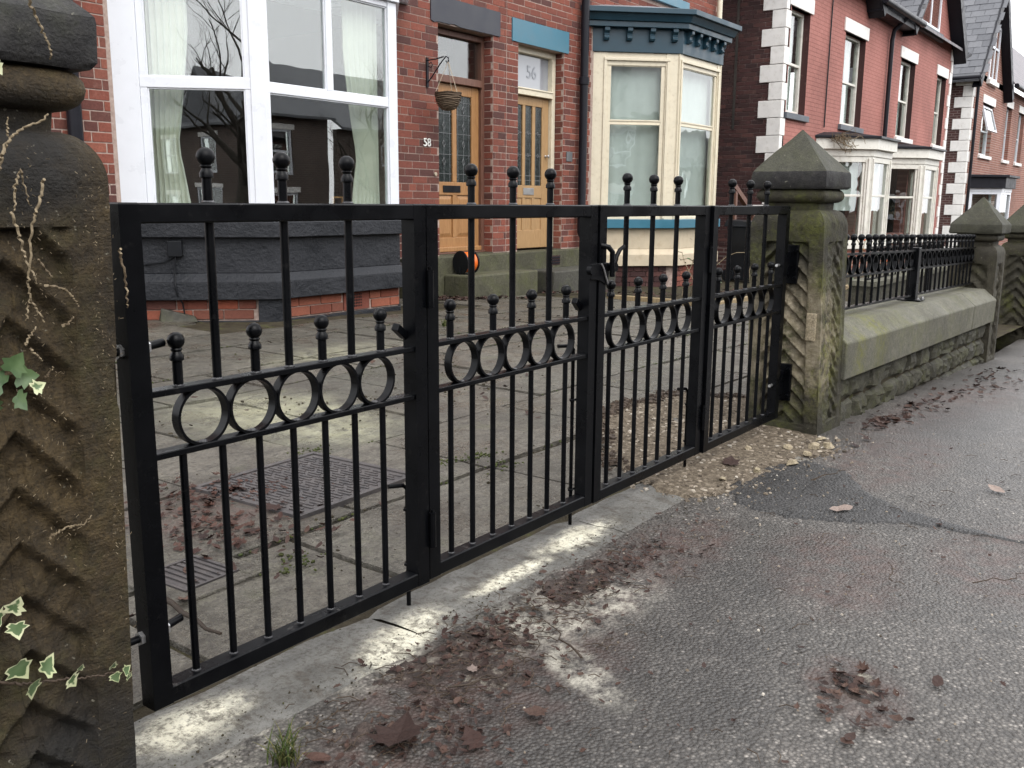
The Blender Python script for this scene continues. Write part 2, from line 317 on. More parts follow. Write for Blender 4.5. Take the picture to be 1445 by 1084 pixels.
M['tarmac'] = tarmac('worn_wet_tarmac', (.048, .043, .038), (.205, .187, .167))
M['tarmac_new'] = tarmac('fresh_black_tarmac', (.016, .015, .015), (.075, .071, .067), False)
M['road'] = tarmac('road_tarmac', (.040, .040, .042), (.10, .098, .095), False)
# cement strip under the gates
n = NB('cement_threshold'); b = n.noise(6, 7, .65); g = n.noise(150, 4)
col = n.ramp(b, [(.3, (.075, .072, .066)), (.5, (.135, .132, .122)), (.72, (.21, .205, .19))])
dust = None
for q in [(1.48, 1.42, .36, .14, .25), (2.30, 1.46, .40, .12, .0), (.96, 1.50, .26, .16, 0.), (1.95, 1.44, .4, .07, 0)]:
    w = n.blob(*q); dust = w if dust is None else n.mt('MAXIMUM', dust, w)
dk = n.mt('MAXIMUM', n.mt('MULTIPLY', n.sstep(dust, .25, .8), n.ramp(n.noise(17, 7, .7), [(.40, 0.), (.58, .95)])), n.mt('MULTIPLY', n.sstep(dust, .5, .9), n.ramp(n.noise(5, 5, .6), [(.3, .3), (.5, .95)])))
col = n.mix(dk, col, n.ramp(n.noise(9, 4), [(.3, (.54, .51, .40)), (.7, (.74, .71, .58))]))
dirt = n.ramp(n.noise(24, 8, .72), [(.54, 0.), (.70, .85)]); col = n.mix(dirt, col, (.055, .046, .036))
spk = n.ramp(n.noise(85, 8, .78), [(.51, 0.), (.61, .7)]); col = n.mix(spk, col, (.05, .042, .033))
scr = n.ramp(n.noise(11, 8, .8, n.scalev(n.pos, (2., 1., 1))), [(.51, 0.), (.60, .65)]); col = n.mix(scr, col, (.06, .05, .04))
M['cement'] = n.fin(col, .8, n.bump(n.mt('ADD', n.mt('ADD', b, n.noise(50, 6, .7)), n.mt('MULTIPLY', g, .3)), .8, .012), spec=.25)
n = NB('pale_stone_gravel'); r = n.mt('FRACT', n.mt('MULTIPLY', n.island, 3.3)); 
M['gravel'] = n.fin(n.mix(.6, n.ramp(r, [(0, (.05, .040, .030)), (.3, (.13, .105, .078)), (.65, (.235, .195, .15)), (.92, (.32, .28, .225)), (1, (.42, .39, .34))]), n.ramp(n.noise(90, 4), [(.3, .6), (.7, 1.25)]), 'MULTIPLY'), .85, n.bump(n.noise(200, 3), .4, .003), spec=.25)
n = NB('gritty_rubble_bed'); M['rubble_bed'] = n.fin(n.ramp(n.noise(45, 8, .72), [(.3, (.040, .031, .023)), (.5, (.115, .092, .066)), (.7, (.25, .21, .16))]), .9, n.bump(n.noise(90, 6, .7), .9, .012), spec=.2)
n = NB('ribbed_iron_cover'); M['iron'] = n.fin(n.ramp(n.noise(20, 7, .7), [(.3, (.028, .026, .028)), (.7, (.075, .065, .062))]), .5, n.bump(n.noise(120, 4), .3, .004), spec=.5)
def leafmat(name, cols):
    n = NB(name); r = n.mt('FRACT', n.mt('ADD', n.mt('MULTIPLY', n.objrand(), 9.1), n.mt('MULTIPLY', n.island, 4.3)))
    k = len(cols); col = n.ramp(r, [(i / (k - 1), c) for i, c in enumerate(cols)])
    col = n.mix(.6, col, n.ramp(n.noise(130, 5, .7), [(.3, .5), (.7, 1.35)]), 'MULTIPLY')
    return n.fin(col, .65, n.bump(n.noise(160, 3), .5, .003), spec=.22)
M['leaf_dead'] = leafmat('wet_dead_leaf', [(.018, .009, .007), (.035, .018, .014), (.055, .030, .022), (.024, .013, .011), (.080, .048, .036)])
M['leaf_rust'] = leafmat('rust_red_leaf', [(.030, .013, .010), (.060, .026, .018), (.022, .012, .010), (.075, .040, .030)])
M['leaf_pale'] = leafmat('pale_dry_leaf', [(.15, .115, .10), (.22, .17, .145)])
M['twig'] = leafmat('dry_pale_twig', [(.15, .115, .07), (.25, .20, .13), (.09, .065, .04)])
M['twig_dark'] = leafmat('dark_twig', [(.035, .025, .018), (.07, .05, .035)])
M['grass'] = leafmat('grass_blade', [(.05, .085, .02), (.10, .13, .04), (.22, .20, .08)])
M['moss'] = leafmat('moss_cushion', [(.03, .042, .010), (.055, .065, .014), (.035, .04, .014)])
n = NB('variegated_ivy'); at = n.n.new('ShaderNodeVertexColor'); at.layer_name = 'rim'
e = n.mt('ADD', n.xyz(at.outputs[0])[0], n.mt('MULTIPLY', n.mt('SUBTRACT', n.noise(45, 4), .5), 2.0))
col = n.mix(n.sstep(e, .42, .62), n.ramp(n.noise(40, 3), [(.3, (.045, .085, .03)), (.7, (.11, .16, .075))]), n.ramp(n.noise(25, 3), [(.3, (.38, .42, .22)), (.7, (.55, .55, .36))]))
M['ivy'] = n.fin(col, .4, spec=.45)
n = NB('green_ivy'); M['ivy_green'] = n.fin(n.ramp(n.noise(30, 3), [(.3, (.03, .065, .02)), (.7, (.09, .14, .055))]), .4)
# slates
n = NB('grey_slate'); r = n.mt('FRACT', n.mt('ADD', n.mt('MULTIPLY', n.objrand(), 6.1), n.mt('MULTIPLY', n.island, 2.9)))
col = n.mix(.5, n.ramp(r, [(0, (.065, .067, .076)), (.5, (.085, .088, .098)), (1, (.11, .112, .122))]), n.ramp(n.noise(12, 6), [(.3, .7), (.7, 1.2)]), 'MULTIPLY')
M['slate'] = n.fin(col, .5, n.bump(n.noise(50, 5), .3, .004), spec=.5)
n = NB('far_slate_roof'); o = n.xyz(); cb = n.n.new('ShaderNodeCombineXYZ'); n.lk(o[0], cb.inputs[0]); n.lk(n.mt('ADD', o[1], o[2]), cb.inputs[1])
q = n.n.new('ShaderNodeTexBrick'); n.lk(cb.outputs[0], q.inputs['Vector']); q.inputs['Scale'].default_value = 1
q.inputs['Brick Width'].default_value = .42; q.inputs['Row Height'].default_value = .42; q.inputs['Mortar Size'].default_value = .02
q.inputs['Color1'].default_value = (.13, .12, .13, 1); q.inputs['Color2'].default_value = (.17, .15, .16, 1); q.inputs['Mortar'].default_value = (.06, .055, .06, 1)
M['far_slate'] = n.fin(q.outputs[0], .6, n.bump(n.mt('MULTIPLY', q.outputs[1], -1.), .5, .02))
M['lead_roof'] = paint('grey_lead_flashing', (.22, .23, .25), .5, .15, .2)
M['orange_cable'] = paint('orange_cable_sheath', (.75, .16, .02), .4, .1, .05)
M['wicker'] = leafmat('brown_wicker', [(.06, .04, .025), (.13, .09, .06), (.20, .15, .10)])
M['rope'] = paint('jute_cord', (.38, .32, .24), .9)
M['white_digit'] = paint('white_house_number', (.78, .78, .74), .4)
M['plaque'] = paint('grey_metal_plaque', (.12, .125, .13), .35)
M['etched'] = paint('etched_glass_number', (.215, .23, .255), .12)
n = NB('tree_bark'); M['bark'] = n.fin(n.ramp(n.noise(14, 7, .7), [(.3, (.02, .017, .013)), (.7, (.07, .06, .05))]), .9, n.bump(n.noise(30, 6), .8, .03), spec=.2)
M['flower'] = leafmat('orange_bedding_flower', [(.5, .10, .02), (.6, .22, .03), (.35, .04, .03)])
M['white_board'] = paint('white_painted_board', (.7, .7, .68), .5)

n = NB('trodden_leaf_mulch'); g = n.noise(38, 8, .72); b = n.noise(120, 5, .65)
col = n.ramp(g, [(.28, (.012, .008, .006)), (.48, (.036, .024, .019)), (.62, (.075, .052, .042)), (.78, (.16, .13, .105))])
dk = n.ramp(n.noise(19, 7, .7), [(.56, 0.), (.68, .75)]); col = n.mix(dk, col, (.34, .32, .26))
M['mulch'] = n.fin(col, n.ramp(g, [(.3, .35), (.7, .8)]), n.bump(n.mt('ADD', g, n.mt('MULTIPLY', b, .4)), 1.0, .014), spec=.4)

# ---------------------------------------------------------------- geometry helpers
def nz(x, y, z, s=1.0): return noise.noise(Vector((x * s, y * s, z * s)))
class MB:
    def __init__(s): s.v = []; s.f = []
    def add(s, vs, fs, X=None):
        b = len(s.v)
        s.v += [(X @ Vector(p)) if X is not None else Vector(p) for p in vs]
        s.f += [tuple(i + b for i in f) for f in fs]; return s
    def box(s, x0, x1, y0, y1, z0, z1, X=None):
        return s.add([(x0, y0, z0), (x1, y0, z0), (x1, y1, z0), (x0, y1, z0), (x0, y0, z1), (x1, y0, z1), (x1, y1, z1), (x0, y1, z1)],
                     [(0, 3, 2, 1), (4, 5, 6, 7), (0, 1, 5, 4), (1, 2, 6, 5), (2, 3, 7, 6), (3, 0, 4, 7)], X)
    def loft(s, rings, X=None, cap=True):
        m = len(rings[0]); vs = [p for r in rings for p in r]; fs = []
        for i in range(len(rings) - 1):
            for j in range(m):
                k = (j + 1) % m
                fs.append((i * m + j, i * m + k, (i + 1) * m + k, (i + 1) * m + j))
        if cap: fs += [tuple(reversed(range(m))), tuple(range((len(rings) - 1) * m, len(rings) * m))]
        return s.add(vs, fs, X)
    def tube(s, pts, r, n=8, X=None):
        pts = [Vector(p) for p in pts]; rs = r if hasattr(r, '__len__') else [r] * len(pts); rings = []
        t0 = (pts[1] - pts[0]).normalized(); a = t0.orthogonal().normalized()
        for i, p in enumerate(pts):
            t = (pts[min(i + 1, len(pts) - 1)] - pts[max(i - 1, 0)]).normalized()
            a = (a - t * a.dot(t)); a = a.normalized() if a.length > 1e-6 else t.orthogonal().normalized(); b = t.cross(a)
            rings.append([p + (a * math.cos(2 * math.pi * k / n) + b * math.sin(2 * math.pi * k / n)) * rs[i] for k in range(n)])
        return s.loft(rings, X)
    def lathe(s, prof, n=14, X=None):
        return s.loft([[(r * math.cos(2 * math.pi * k / n), r * math.sin(2 * math.pi * k / n), z) for k in range(n)] for r, z in prof], X)
    def prism(s, poly, z0, z1, X=None):
        return s.loft([[(x, y, z0) for x, y in poly], [(x, y, z1) for x, y in poly]], X)
    def mesh(s, name, mats, smooth=None, c=None):
        me = bpy.data.meshes.new(name); c = c or Vector((0, 0, 0))
        me.from_pydata([p - c for p in s.v], [], s.f); me.update()
        for m in (mats if isinstance(mats, (list, tuple)) else [mats]): me.materials.append(m)
        if smooth:
            for p in me.polygons: p.use_smooth = True
            me.set_sharp_from_angle(angle=math.radians(smooth))
        return me
    def build(s, name, mat, parent=None, smooth=None, bevel=0, segs=2):
        lo = Vector([min(p[i] for p in s.v) for i in range(3)]); hi = Vector([max(p[i] for p in s.v) for i in range(3)]); c = (lo + hi) / 2
        o = bpy.data.objects.new(name, s.mesh(name, mat, smooth, c)); COL.objects.link(o); o.location = c
        put(o, parent)
        if bevel:
            b = o.modifiers.new('edge', 'BEVEL'); b.width = bevel; b.segments = segs; b.limit_method = 'ANGLE'; b.angle_limit = math.radians(40)
        return o
WL = {}
def put(o, parent):
    """parent without moving: every parent here is unrotated, so only its world place matters"""
    WL[o.name] = o.location.copy()
    if parent is not None:
        o.parent = parent; o.location = WL[o.name] - WL[parent.name]
    return o
def tag(o, label=None, cat=None, group=None, kind=None):
    if label: o['label'] = label
    if cat: o['category'] = cat
    if group: o['group'] = group
    if kind: o['kind'] = kind
    return o
def thing(name, label, cat, loc=(0, 0, 0), group=None):
    o = bpy.data.objects.new(name, None); COL.objects.link(o); o.location = loc; o.empty_display_size = .1
    WL[o.name] = Vector(loc); return tag(o, label, cat, group)
def struct(o): return tag(o, kind='structure')
def inst(name, me, loc, parent=None, rot=None, scale=None):
    o = bpy.data.objects.new(name, me); COL.objects.link(o); o.location = loc
    if rot is not None: o.rotation_euler = rot
    if scale is not None: o.scale = scale
    return put(o, parent)
def FM(ox, oy, dx, dy, z=0):
    """frame of a wall facet: u along it (left to right from the street), v into the building, z up"""
    l = math.hypot(dx, dy); dx /= l; dy /= l
    return Matrix(((dx, -dy, 0, ox), (dy, dx, 0, oy), (0, 0, 1, z), (0, 0, 0, 1)))
def wall_holes(mb, X, u0, u1, z0, z1, holes, v0, v1):
    us = sorted({u0, u1, *[min(max(h[i], u0), u1) for h in holes for i in (0, 1)]}); zs = sorted({z0, z1, *[min(max(h[i], z0), z1) for h in holes for i in (2, 3)]})
    for a, b in zip(us, us[1:]):
        run = None
        for c, d in zip(zs, zs[1:]):
            m, k = (a + b) / 2, (c + d) / 2
            if any(h[0] < m < h[1] and h[2] < k < h[3] for h in holes):
                if run: mb.box(a, b, v0, v1, run[0], run[1], X); run = None
            else: run = (run[0], d) if run else (c, d)
        if run: mb.box(a, b, v0, v1, run[0], run[1], X)
    return mb
def frame(mb, u0, u1, z0, z1, t, v0, v1, X, tb=None):
    """four bars round an opening u0..u1, z0..z1 (bars lie outside it)"""
    tb = t if tb is None else tb
    mb.box(u0 - t, u0, v0, v1, z0 - tb, z1 + t, X); mb.box(u1, u1 + t, v0, v1, z0 - tb, z1 + t, X)
    mb.box(u0, u1, v0, v1, z1, z1 + t, X); mb.box(u0, u1, v0, v1, z0 - tb, z0, X); return mb
def brick_mesh(name, mat):
    """unit brick with chipped arrises, shared by every brick"""
    c = .055; mb = MB(); hx, hy, hz = .5, .5, .5; cx, cz = .02, .06
    a = [(-hx + cx, -hz + cz * 0), (hx - cx, -hz), (hx, -hz + cz), (hx, hz - cz), (hx - cx, hz), (-hx + cx, hz), (-hx, hz - cz), (-hx, -hz + cz)]
    mb.loft([[(x * .985, -hy, z * .93) for x, z in a], [(x, -hy + .12, z) for x, z in a], [(x, hy, z) for x, z in a]])
    return mb.mesh(name, mat)
BM = {k: brick_mesh('brick', M[k]) for k in ('brick', 'brick_dark', 'brick_orange')}
def bricks(parent, X, u0, u1, z0, z1, holes, limit, mk='brick', L=.236, H=.08, j=.009, proud=.004, seed=1, header_every=5):
    r = random.Random(seed); out = []; row = 0; z = z0
    while z < z1 - .03:
        hh = min(H, z1 - z); step = L / 2 if row % header_every == header_every - 1 else L
        u = u0 - (L * .5 if row % 2 else 0) - (L * .25 if row % header_every == header_every - 1 else 0)
        while u < u1:
            a, b = max(u, u0), min(u + step, u1); u += step; zc = z + hh / 2
            seg = [(a, b)]
            for h in holes:
                if h[2] < zc < h[3]:
                    ns = []
                    for p, q in seg:
                        if h[0] > p: ns.append((p, min(q, h[0])))
                        if h[1] < q: ns.append((max(p, h[1]), q))
                    seg = [t for t in ns if t[1] - t[0] > .001]
            for p, q in seg:
                if q - p > .035: out.append((p, q, z, hh))
        z += H; row += 1
    rot = X.to_euler(); res = []
    for p, q, zz, hh in out:
        c = X @ Vector(((p + q) / 2 + r.uniform(-.0015, .0015), -proud + .0125 + r.uniform(-.002, .002), zz + hh / 2))
        res.append((( c - CAM).length, c, (q - p - j, .025, hh - j * 1.05), (rot[0], rot[1] + r.uniform(-.006, .006), rot[2])))
    res.sort(key=lambda t: t[0])
    for d, c, s, e in res[:limit]: inst('brick', BM[mk], c, parent, e, s)
    if len(res) > limit:
        mb = MB()
        for d, c, s, e in res[limit:]:
            Y = Matrix.Translation(c) @ X.to_3x3().to_4x4() @ Matrix.Diagonal((*s, 1))
            mb.box(-.5, .5, -.5, .5, -.5, .5, Y)
        o = mb.build('brickwork', M[mk], parent); o['kind'] = 'stuff'
    return len(res)
def pane(X, u0, u1, z0, z1, v, mat, parent, name='pane', th=.006):
    return MB().box(u0, u1, v, v + th, z0, z1, X).build(name, mat, parent)
def bay_poly(x0, wy, d, wf, o, back=.04):
    t = o * math.tan(math.pi / 8); s2 = o * math.sqrt(2)
    return [(x0 - s2, wy + back), (x0 - s2, wy), (x0 + d - t, wy - d - o), (x0 + d + wf + t, wy - d - o), (x0 + 2 * d + wf + s2, wy), (x0 + 2 * d + wf + s2, wy + back)]
def bay_facets(x0, wy, d, wf):
    return [(FM(x0, wy, 1, -1), d * math.sqrt(2)), (FM(x0 + d, wy - d, 1, 0), wf), (FM(x0 + d + wf, wy - d, 1, 1), d * math.sqrt(2))]
def curtain(parent, X, u0, u1, z0, z1, v, mat, folds=7, tie=None, amp=.022, name='curtain'):
    mb = MB(); nu, nvz = folds * 6, 16; vs = []; fs = []
    for i in range(nvz + 1):
        z = z0 + (z1 - z0) * i / nvz; w = 1.0
        if tie is not None:
            dz = (z - tie) / (z1 - z0); w = .62 + .38 * min(1, abs(dz) * 2.2) ** .8
        for k in range(nu + 1):
            t = k / nu; u = u0 + (u1 - u0) * t * w
            vs.append((u, v + amp * math.sin(t * folds * 2 * math.pi + .5 * math.sin(z * 3)), z))
    for i in range(nvz):
        for k in range(nu): b = i * (nu + 1) + k; fs.append((b, b + 1, b + nu + 2, b + nu + 1))
    mb.add(vs, fs, X); return mb.build(name, mat, parent, 60)

# ground heights: the street falls to the right, the yard rises a little to the house
def gp(x): return -.012 - (0. if x < 4 else (.05 * (x - 4) if x < 9 else .25 + .02 * (x - 9)))
def gy(x, y): return .006 * max(0, y - 1.6) - .026 * max(0, x - 5.2)

# ---------------------------------------------------------------- setting: ground sheets
def sheet(name, x0, x1, nx, y0, y1, ny, zf, mat, kind='structure', smooth=True):
    vs = []; fs = []
    for j in range(ny + 1):
        for i in range(nx + 1):
            x = x0 + (x1 - x0) * i / nx; y = y0 + (y1 - y0) * j / ny; vs.append((x, y, zf(x, y)))
    for j in range(ny):
        for i in range(nx): b = j * (nx + 1) + i; fs.append((b, b + 1, b + nx + 2, b + nx + 1))
    return tag(MB().add(vs, fs).build(name, mat, None, 180 if smooth else None), kind=kind)
sheet('ground', -400, 600, 100, -400, 600, 100, lambda x, y: gp(x) - .75 if x < 60 else gp(60) - .75, M['soil'])
sheet('pavement', -8, 12, 330, -2.2, 1.42, 60, lambda x, y: gp(x) + .010 * nz(x, y, 0, 1.7) + .004 * nz(x, y, 3, 7) - (.03 if y > 1.40 and x < 4 else 0), M['tarmac'])
sheet('pavement', 11.9, 70, 60, -2.2, 1.42, 4, lambda x, y: gp(x) - .002, M['tarmac'])
sheet('road', -40, 80, 60, -9.6, -2.35, 6, lambda x, y: gp(x) - .13 + .03 * math.cos((y + 6) / 3.6 * 1.5), M['road'])
sheet('pavement', -40, 80, 60, -12.2, -9.75, 4, lambda x, y: gp(x), M['road'])
kerb = MB()
for i in range(70):
    x = -8 + i * .92
    kerb.box(x, x + .905, -2.36, -2.2, gp(x) - .2, gp(x) + .004)
struct(kerb.build('kerb', M['cement']))
kerb = MB()
for i in range(70): x = -8 + i * .92; kerb.box(x, x + .905, -9.75, -9.6, gp(x) - .2, gp(x) + .004)
struct(kerb.build('kerb', M['cement']))

# yard: soil bed with flagstones laid in it, each slab a piece
yard = sheet('paved_yard', -1.5, 16.8, 80, 1.40, 7.3, 30, lambda x, y: gy(x, y) - .022 + .008 * nz(x, y, 1, 5), M['soil'])
rr = random.Random(5); y = 1.64
ROWS = [.50, .62, .56, .70, .60, .74, .58, .66, .44]
for ri, dep in enumerate(ROWS):
    x = -.9 - rr.uniform(0, .6)
    while x < 11.6:
        ln = rr.uniform(.55, 1.02)
        cx, cy = x + ln / 2, y + dep / 2
        inbay = (4.35 < cx < 7.2 and cy > 6.2) or (9.4 < cx and cy > 5.5) or (7.8 < cx and cy > 6.6) or (cx > 9.9 and cy > 4.7)
        if not inbay and not (cx < .3 and cy < 1.8):
            g = .011; nx_, ny_ = 6, 5; tilt = (rr.uniform(-.006, .006), rr.uniform(-.006, .006)); dz = rr.uniform(-.004, .004); vs = []; fs = []
            jx = [rr.uniform(-.006, .006) for _ in range(4)]
            for b in range(ny_ + 1):
                for a in range(nx_ + 1):
                    s, t = a / nx_, b / ny_
                    px = x + g + jx[0] * (1 - t) + jx[1] * t + (ln - 2 * g + jx[2] * (1 - t)) * s; py = y + g + jx[3] * s + (dep - 2 * g) * t
                    px += .006 * nz(px, py, 2, 9) * (a in (0, nx_)); py += .006 * nz(px, py, 5, 9) * (b in (0, ny_))
                    edge = .006 if a in (0, nx_) or b in (0, ny_) else 0
                    vs.append((px, py, gy(px, py) + dz + tilt[0] * (s - .5) + tilt[1] * (t - .5) - edge + .005 * nz(px, py, 7, 5)))
            for b in range(ny_):
                for a in range(nx_): q = b * (nx_ + 1) + a; fs.append((q, q + 1, q + nx_ + 2, q + nx_ + 1))
            rim = [a for a in range(nx_ + 1)] + [b * (nx_ + 1) + nx_ for b in range(1, ny_ + 1)] + [ny_ * (nx_ + 1) + a for a in range(nx_ - 1, -1, -1)] + [b * (nx_ + 1) for b in range(ny_ - 1, 0, -1)]
            base = len(vs); vs += [(vs[i][0], vs[i][1], vs[i][2] - .05) for i in rim]
            for k in range(len(rim)): k2 = (k + 1) % len(rim); fs.append((rim[k2], rim[k], base + k, base + k2))
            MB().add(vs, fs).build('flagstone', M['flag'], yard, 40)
        x += ln
    y += dep

# cement threshold stones under the gates
thr = sheet('gate_threshold', .55, 4.05, 60, 1.30, 1.63, 8, lambda x, y: -.034 + .006 * nz(x, y, 0, 3) - .02 * max(0, abs(y - 1.46) - .13) * 8, M['soil'])
for a, b in [(.60, 1.5220), (1.5265, 2.4420), (2.4465, 3.02)]:
    n_ = 14; vs = []; fs = []
    for j in range(6):
        for i in range(n_ + 1):
            s = i / n_; px = a + (b - a) * s + (.022 * nz(j, round((a if i == 0 else b) * 20), 4, 2.3) if i in (0, n_) else 0); py = 1.30 + .305 * j / 5 + .012 * nz(px, j, 1, 6)
            vs.append((px, py, -.007 + .004 * nz(px, py, 4, 8) - (.026 if j == 0 else .006 if j == 1 else .014 if j == 5 else 0) - (.005 if i in (0, n_) else 0)))
    for j in range(5):
        for i in range(n_): q = j * (n_ + 1) + i; fs.append((q, q + 1, q + n_ + 2, q + n_ + 1))
    MB().add(vs, fs).build('threshold_stone', M['cement'], thr, 50)
# fresh tarmac repair on the pavement
vs = []; fs = []; ring = []
pts = [(3.30, 1.36), (3.62, 1.22), (3.56, 1.0), (3.34, .88), (3.22, .70), (3.13, .45), (3.09, .20), (3.05, .22), (3.07, .45), (3.08, .68), (2.96, .82), (2.88, 1.02), (2.92, 1.22), (3.08, 1.32)]
P_ = []
for i in range(len(pts)):
    a, b = Vector((*pts[i], 0)), Vector((*pts[(i + 1) % len(pts)], 0))
    for k in range(5): q = a.lerp(b, k / 5); P_.append((q.x + .035 * nz(q.x, q.y, 1, 9), q.y + .035 * nz(q.x, q.y, 6, 9)))
def inpoly(x, y, P):
    c = False; n_ = len(P)
    for i in range(n_):
        x1, y1 = P[i]; x2, y2 = P[(i + 1) % n_]
        if (y1 > y) != (y2 > y) and x < (x2 - x1) * (y - y1) / (y2 - y1) + x1: c = not c
    return c
def pav(x, y): return gp(x) + .010 * nz(x, y, 0, 1.7) + .004 * nz(x, y, 3, 7) - (.03 if y > 1.40 and x < 4 else 0)
def flat_patch(P, zf, st):
    xs = [p[0] for p in P]; ys = [p[1] for p in P]; x0, y0 = min(xs) - st, min(ys) - st; vs = []; fs = []; idx = {}
    for i in range(int((max(xs) - x0) / st) + 2):
        for k in range(int((max(ys) - y0) / st) + 2):
            if inpoly(x0 + (i + .5) * st, y0 + (k + .5) * st, P):
                ids = []
                for a, b in ((0, 0), (1, 0), (1, 1), (0, 1)):
                    key = (i + a, k + b)
                    if key not in idx: idx[key] = len(vs); X_, Y_ = x0 + key[0] * st, y0 + key[1] * st; vs.append((X_, Y_, zf(X_, Y_)))
                    ids.append(idx[key])
                fs.append(tuple(ids))
    # rim drops into the ground so no edge floats
    cnt = {}
    for f in fs:
        for a, b in zip(f, f[1:] + f[:1]): cnt[tuple(sorted((a, b)))] = cnt.get(tuple(sorted((a, b))), 0) + 1
    rim = {v for e, c in cnt.items() if c == 1 for v in e}
    vs = [(v[0] + (st * .5 * nz(v[0], v[1], 3, 40) if i in rim else 0), v[1] + (st * .5 * nz(v[0], v[1], 9, 40) if i in rim else 0), v[2] - (.012 if i in rim else 0)) for i, v in enumerate(vs)]
    return MB().add(vs, fs)
tag(flat_patch(P_, lambda x, y: pav(x, y) + .005 + .003 * nz(x, y, 0, 30), .018).build('tarmac_patch', M['tarmac_new'], None, 180), kind='structure')

# ---------------------------------------------------------------- gates
GY, GW, ZT = 1.5, .769, .998
CACHE = {}
def gm(key, fn, smooth=None):
    if key not in CACHE: CACHE[key] = fn().mesh(key[0], M['gate'], smooth)
    return CACHE[key]
def finial_prof(h0, hs, ballr):
    # shaft, collar, neck, ball; z measured from the rail
    p = [(.0092, h0), (.0092, hs - .010), (.0130, hs - .008), (.0130, hs), (.0105, hs + .004), (.0085, hs + .008), (.0112, hs + .012), (.0085, hs + .016)]
    zc = hs + .012 + ballr
    for k in range(1, 10):
        a = -math.pi / 2 + math.pi * (k + .6) / 10.6
        p.append((max(.0006, ballr * math.cos(a)), zc + ballr * math.sin(a)))
    return p
def weld(mb, x, y, z, r=.012):
    mb.lathe([(r * .85, -.002), (r * .95, .001), (r * .75, .004), (r * .4, .005)], 7, Matrix.Translation((x, y, z)))
LEAF = [(.876, 'black steel gate leaf hung on the ivy-grown left gatepost'), (1.657, 'black steel gate leaf between the left post leaf and the latch'),
        (2.433, 'black steel gate leaf just right of the latch handle'), (3.214, 'black steel gate leaf fixed to the pyramid-capped right gatepost')]
def box_mesh(key, x0, x1, y0, y1, z0, z1, bev=.003):
    def mk():
        mb = MB(); a = bev
        mb.loft([[(x0 + a, y0 + a, z0), (x1 - a, y0 + a, z0), (x1 - a, y1 - a, z0), (x0 + a, y1 - a, z0)],
                 [(x0, y0, z0 + a), (x1, y0, z0 + a), (x1, y1, z0 + a), (x0, y1, z0 + a)],
                 [(x0, y0, z1 - a), (x1, y0, z1 - a), (x1, y1, z1 - a), (x0, y1, z1 - a)],
                 [(x0 + a, y0 + a, z1), (x1 - a, y0 + a, z1), (x1 - a, y1 - a, z1), (x0 + a, y1 - a, z1)]]); return mb
    return gm((key, x0, x1, y0, y1, z0, z1), mk)
LOFF = [.0, .008, .004, -.006]
